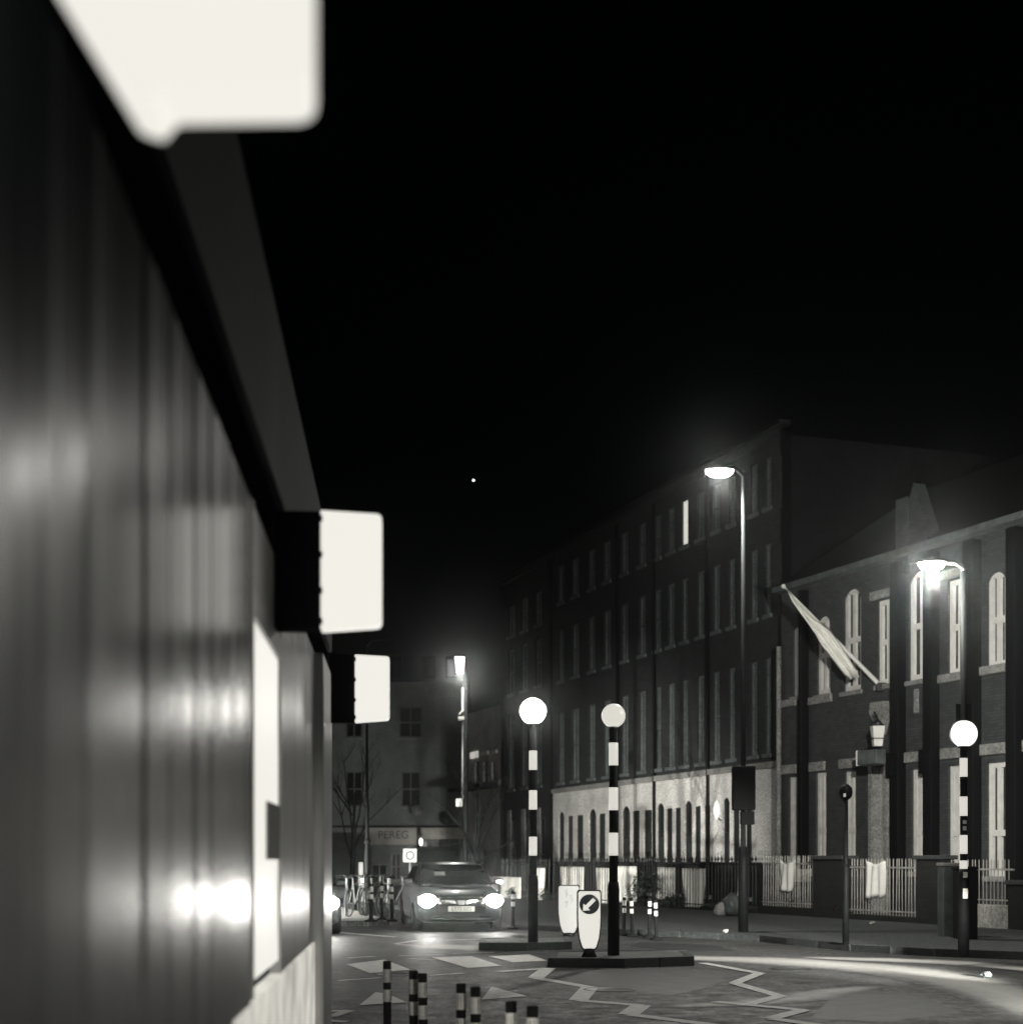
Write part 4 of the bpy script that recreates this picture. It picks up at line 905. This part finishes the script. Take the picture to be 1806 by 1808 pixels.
bush(1185,1600,PF.t(1185)-.6,.45,'low dark bush right of the far wands',500,.8)
bush(960,1600,PF.t(960)-.5,.35,'small dark bush at the foot of the railings by the brightest beacon',350,.7)
bush(905,1590,PF.t(905)-.5,.35,'low dark bush behind the oncoming car',350,.8)
bush(1365,1580,PF.t(1365)+.5,.55,'dark shrub inside the left school railings',500,1)
bush(1425,1580,PF.t(1425)+.6,.5,'dark shrub inside the school railings by the brick pier',500,1)
bush(1510,1560,PF.t(1520)+.7,.55,'dark shrub inside the right school railings',500,1)
def tree(x, d, segs, label, rb=.09):
    e = empty('bare_tree', ((x-HX)/F*d, d, .12), 0, label, 'tree'); q = d/F
    zt = zf(1545,d)-.12
    MB().tube([(0,0,0),(.01,0,zt*.5),(0,0,zt),((2)*q,0,zf(1480,d)-.12),(4*q,.1,zf(1400,d)-.12)], [rb,rb*.8,rb*.7,rb*.5,rb*.25], 8).obj('trunk', M['bark'], e)
    br = MB()
    def grow(p, v, r, lev):
        q_ = p+v; br.tube([p, p+v*.5+Vector((random.uniform(-.04,.04),random.uniform(-.04,.04),0)), q_], [r, r*.8, r*.55], 5, False)
        if lev > 0:
            for _ in range(3):
                nv = (v.normalized()+Vector((random.uniform(-.7,.7), random.uniform(-.7,.7), random.uniform(-.1,.6)))).normalized()*v.length*random.uniform(.5,.8); grow(q_ if random.random() < .6 else p+v*.6, nv, r*.5, lev-1)
    for x0, y0, x1_, y1_ in segs:
        p = Vector(((x0-x)*q, 0, zf(y0,d)-.12)); v = Vector(((x1_-x)*q, random.uniform(-.5,.5), zf(y1_,d)-.12))-p; grow(p, v, .035, 3)
    br.obj('branches', M['bark'], e)
tree(838, 40, [(838,1545,816,1462),(840,1510,872,1440),(842,1500,848,1420),(840,1520,826,1480),(842,1525,880,1500),(842,1480,856,1430)], 'bare young tree right behind the oncoming car')
tree(622, 47, [(622,1520,600,1440),(624,1480,640,1400),(622,1470,612,1390),(624,1500,652,1450),(622,1440,596,1400)], 'bare tree behind the parked bicycles on the left', .12)

# ------------------------------------------------------------------ shop wall in the foreground, running away on the left
WA = math.atan(.076)
wall = empty('shopfront', (-.45,0,0), WA, 'dark glossy panelled shopfront close by on the left, out of focus', 'building')
M['panel'] = mat('gloss_panel', (.014,.016,.016), .22, noise=.35, nscale=1.6, spec=.3, stretch=(1,5,.1), metal=.1)
def upright_grain(m, a=.6):                       # vertically drawn sheet: reflections smear up and down
    nt = m.node_tree; b = nt.nodes['Principled BSDF']; b.inputs['Anisotropic'].default_value = a
    tg = nt.nodes.new('ShaderNodeCombineXYZ'); tg.inputs[1].default_value = 1; tg.inputs[0].default_value = -.076
    nt.links.new(tg.outputs[0], b.inputs['Tangent']); b.inputs['Anisotropic Rotation'].default_value = ROT
ROT = 0.25
upright_grain(M['panel'])
M['panel_grey'] = mat('grey_panel', (.30,.305,.29), .30, noise=.3, nscale=1.6, stretch=(1,5,.3), spec=.8)
M['fascia_dark'] = mat('fascia_grey', (.02,.022,.022), .7, spec=.2, noise=.25, nscale=1, stretch=(1,2,.5))
def emit_riser():  # riser glows by itself in place of light falling on it
    m = mat('glow_riser', (.5,.5,.46), .7, noise=.3, nscale=3, emis=(.62,.60,.54), es=1.95); nt = m.node_tree
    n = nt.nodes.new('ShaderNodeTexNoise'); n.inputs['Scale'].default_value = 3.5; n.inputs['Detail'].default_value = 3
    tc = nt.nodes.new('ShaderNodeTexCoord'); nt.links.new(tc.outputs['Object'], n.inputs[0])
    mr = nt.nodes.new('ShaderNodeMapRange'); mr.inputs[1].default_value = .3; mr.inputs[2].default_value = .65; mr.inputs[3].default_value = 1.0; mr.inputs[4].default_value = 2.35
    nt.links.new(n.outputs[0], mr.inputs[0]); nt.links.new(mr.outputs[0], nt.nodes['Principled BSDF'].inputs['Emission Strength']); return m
M['riser'] = mat('pale_riser', (.55,.54,.50), .7, noise=.25, nscale=4)
L_END = 9.85
MB().box(-6,-.06,-1.5,L_END-.02,0,3.45).obj('inner_mass', M['fascia_dark'], wall)
MB().box(-.058,.0,-1.5,L_END,2.88,3.52,bev=.01).obj('fascia', M['fascia_dark'], wall)
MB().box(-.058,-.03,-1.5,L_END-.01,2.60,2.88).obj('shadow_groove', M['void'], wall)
yy = -.6; i = 0
while yy < 4.45:
    w_ = random.choice((.28,.5,.36,.44)); w_ = min(w_, 4.48-yy)
    p = MB().box(-.05, 0, 0, w_-.008, .02, 2.598, bev=.006).obj('cladding_panel', M['panel'], wall, (0, yy, 0), R(random.uniform(-.5,.5))); p['label'] = 'dark glossy upright cladding panel'
    yy += w_
# lit display window
wf = MB().box(-.04,.004,4.50,4.53,1.07,2.598).box(-.04,.004,5.57,5.60,1.07,2.598).box(-.04,.004,4.53,5.57,2.25,2.33).obj('display_window', M['panel_grey'], wall)
MB().box(-.05,-.008,4.53,5.57,1.12,2.25).obj('lit_pane', emit('display_glow', CREAM, .95), wf)
MB().box(-.007,.0,5.05,5.56,1.5,1.70).obj('notice', mat('notice_card', (.25,.25,.23), .7, noise=.2), wf)
MB().box(-.05,-.002,4.50,5.60,2.34,2.598).obj('transom_panel', M['panel_grey'], wf)
for y0_, y1_ in ((5.61,6.35),(6.36,7.08),(7.09,7.80)):
    MB().box(-.05,0,y0_,y1_-.006,1.07,2.598,bev=.006).obj('cladding_panel', M['panel_grey'], wall).rotation_euler.z = 0
MB().box(-.05,.004,4.0,7.80,.0,1.062,bev=.004).obj('stall_riser', emit_riser(), wall)['label'] = 'pale lower panel with added glow'
MB().box(-.05,.05,7.81,8.6,.0,2.598,bev=.02).obj('pilaster', M['panel_grey'], wall)
MB().box(-.05,.0,8.61,L_END,.0,2.598,bev=.02).obj('end_panel', M['panel_grey'], wall)
# projecting light boxes
def lightbox(y, label, big=False):
    e = empty('lightbox_sign', (-.45-.076*y-(.031 if big else 0), y, 2.375 if y > 9 else 2.33), WA, label, 'illuminated sign', 'white light boxes projecting from the shopfront')
    if big: MB().box(.0,.06,.03,.05,.40,.43).obj('bracket_arm', M['black_matte'], e)
    else: MB().box(.0,.165,.0,.09,.0,.43,bev=.01).obj('bracket_box', M['void'], e)
    bm = bmesh.new()
    P = [(.165,.0),(.385,.018),(.385,.42),(.165,.43)]
    if big: P = [(.19,-.012),(.215,-.02),(.23,.0),(.385,.008),(.385,.42),(.06,.43),(.06,.20)]
    # rounded outline
    out = []
    n = len(P)
    for k in range(n):
        p = Vector(P[k]); a = Vector(P[k-1]); b = Vector(P[(k+1) % n]); r = .022 if p.x > .38 else .006
        r = min(r, (a-p).length*.45, (b-p).length*.45)
        p0 = p+(a-p).normalized()*r; p1 = p+(b-p).normalized()*r
        for t in (0,.25,.5,.75,1): out.append(tuple(p0*(1-t)**2+p*2*t*(1-t)+p1*t*t))
    bm.free()
    MB().prism(out, -.005, .085).obj('lit_box', M['box_face'], e)
    for z_ in (() if big else (.03,.14,.27,.40)): MB().box(.158,.172,-.012,.095,z_-.012,z_+.012,bev=.003).obj('clip', M['black_matte'], e)
    return e
lightbox(1.56,'largest light box sign, filling the top left corner',True)
lightbox(5.30,'middle light box sign, above the lit display window')
lightbox(9.36,'smallest light box sign, at the far end of the shopfront')

# ------------------------------------------------------------------ planet
st = MB().lathe(sph(.9, 8), 12).obj('bright_star', M['star'], None, at(836,848,1500)); tag(st, 'single bright star in the black sky', 'star')

# ------------------------------------------------------------------ lamps in view, and beams of the added unseen cars
spot('street_lamp_light', P1-Vector((0,0,.28)), P1-Vector((0,1.0,10)), 3400, 140, .5, .12)
point('street_lamp_light', P2-Vector((0,0,.22)), 1000, .1)
point('street_lamp_light', P1-Vector((0,.1,.25)), 170, .1)
spot('street_lamp_light', P2-Vector((0,-.1,.22)), (10.2, 35, 5.6), 17000, 62, .9, .1)
point('street_lamp_light', (sl3.location.x-.15, D3L-.4, zf(1195,D3L)), 520, .12)
point('shop_lamp_light', at(743,1490,YB-1.5), 40, .1)
def headlights(c, power, ang=38, drop=.0, aim=25, dist=.25):
    bpy.context.view_layer.update()
    for s in (-1,1):
        m = c.matrix_world
        a = m @ Vector((s*.66,-.08-dist*0,.66)); b = m @ Vector((s*.66,-aim,.66-drop))
        spot('headlight_beam', a, b, power, ang, .8, .07)
headlights(car, 260)
headlights(car2, 170)
headlights(car3, 27000, 42, 0)
headlights(car4, 36000, 21, 0)

car5 = copy_tree(car); tag(car5, 'added unseen car behind the camera, lighting the wands', 'car'); car5.location = (2.9, -3.5, .005); car5.rotation_euler.z = R(180+15.5)  # car added behind the camera to light the near wands
# unseen street lamp added behind the camera to light the foreground
slb = copy_tree(sl1); slb.location = (2.2, -7, .005); tag(slb, 'added unseen street lamp behind the camera', 'street lamp')
dxl = P1.x-sl1.location.x
spot('street_lamp_light', (2.2+dxl, -7, P1.z-.3), (2.6+dxl, -7.5, 0), 300, 110, .5, .12)  # light of the added unseen lamp behind the camera
headlights(car5, 2400, 15, 0)
# ------------------------------------------------------------------ thin haze added to make the glow round every lamp
if ADDED_HAZE:
    hz = MB().box(-45,45,-3,115,-1.2,18).obj('added_haze', mat('tmp', .5)); hz['kind'] = 'stuff'; hz['label'] = 'thin haze added for the glow round the lamps'
    m = bpy.data.materials.new('added_haze'); m.use_nodes = True; nt = m.node_tree; nt.nodes.clear()
    o = nt.nodes.new('ShaderNodeOutputMaterial'); v = nt.nodes.new('ShaderNodeVolumePrincipled'); v.inputs['Density'].default_value = ADDED_HAZE; v.inputs['Color'].default_value = (.9,.95,.95,1); v.inputs['Anisotropy'].default_value = .975
    nt.links.new(v.outputs[0], o.inputs['Volume']); hz.data.materials.clear(); hz.data.materials.append(m)
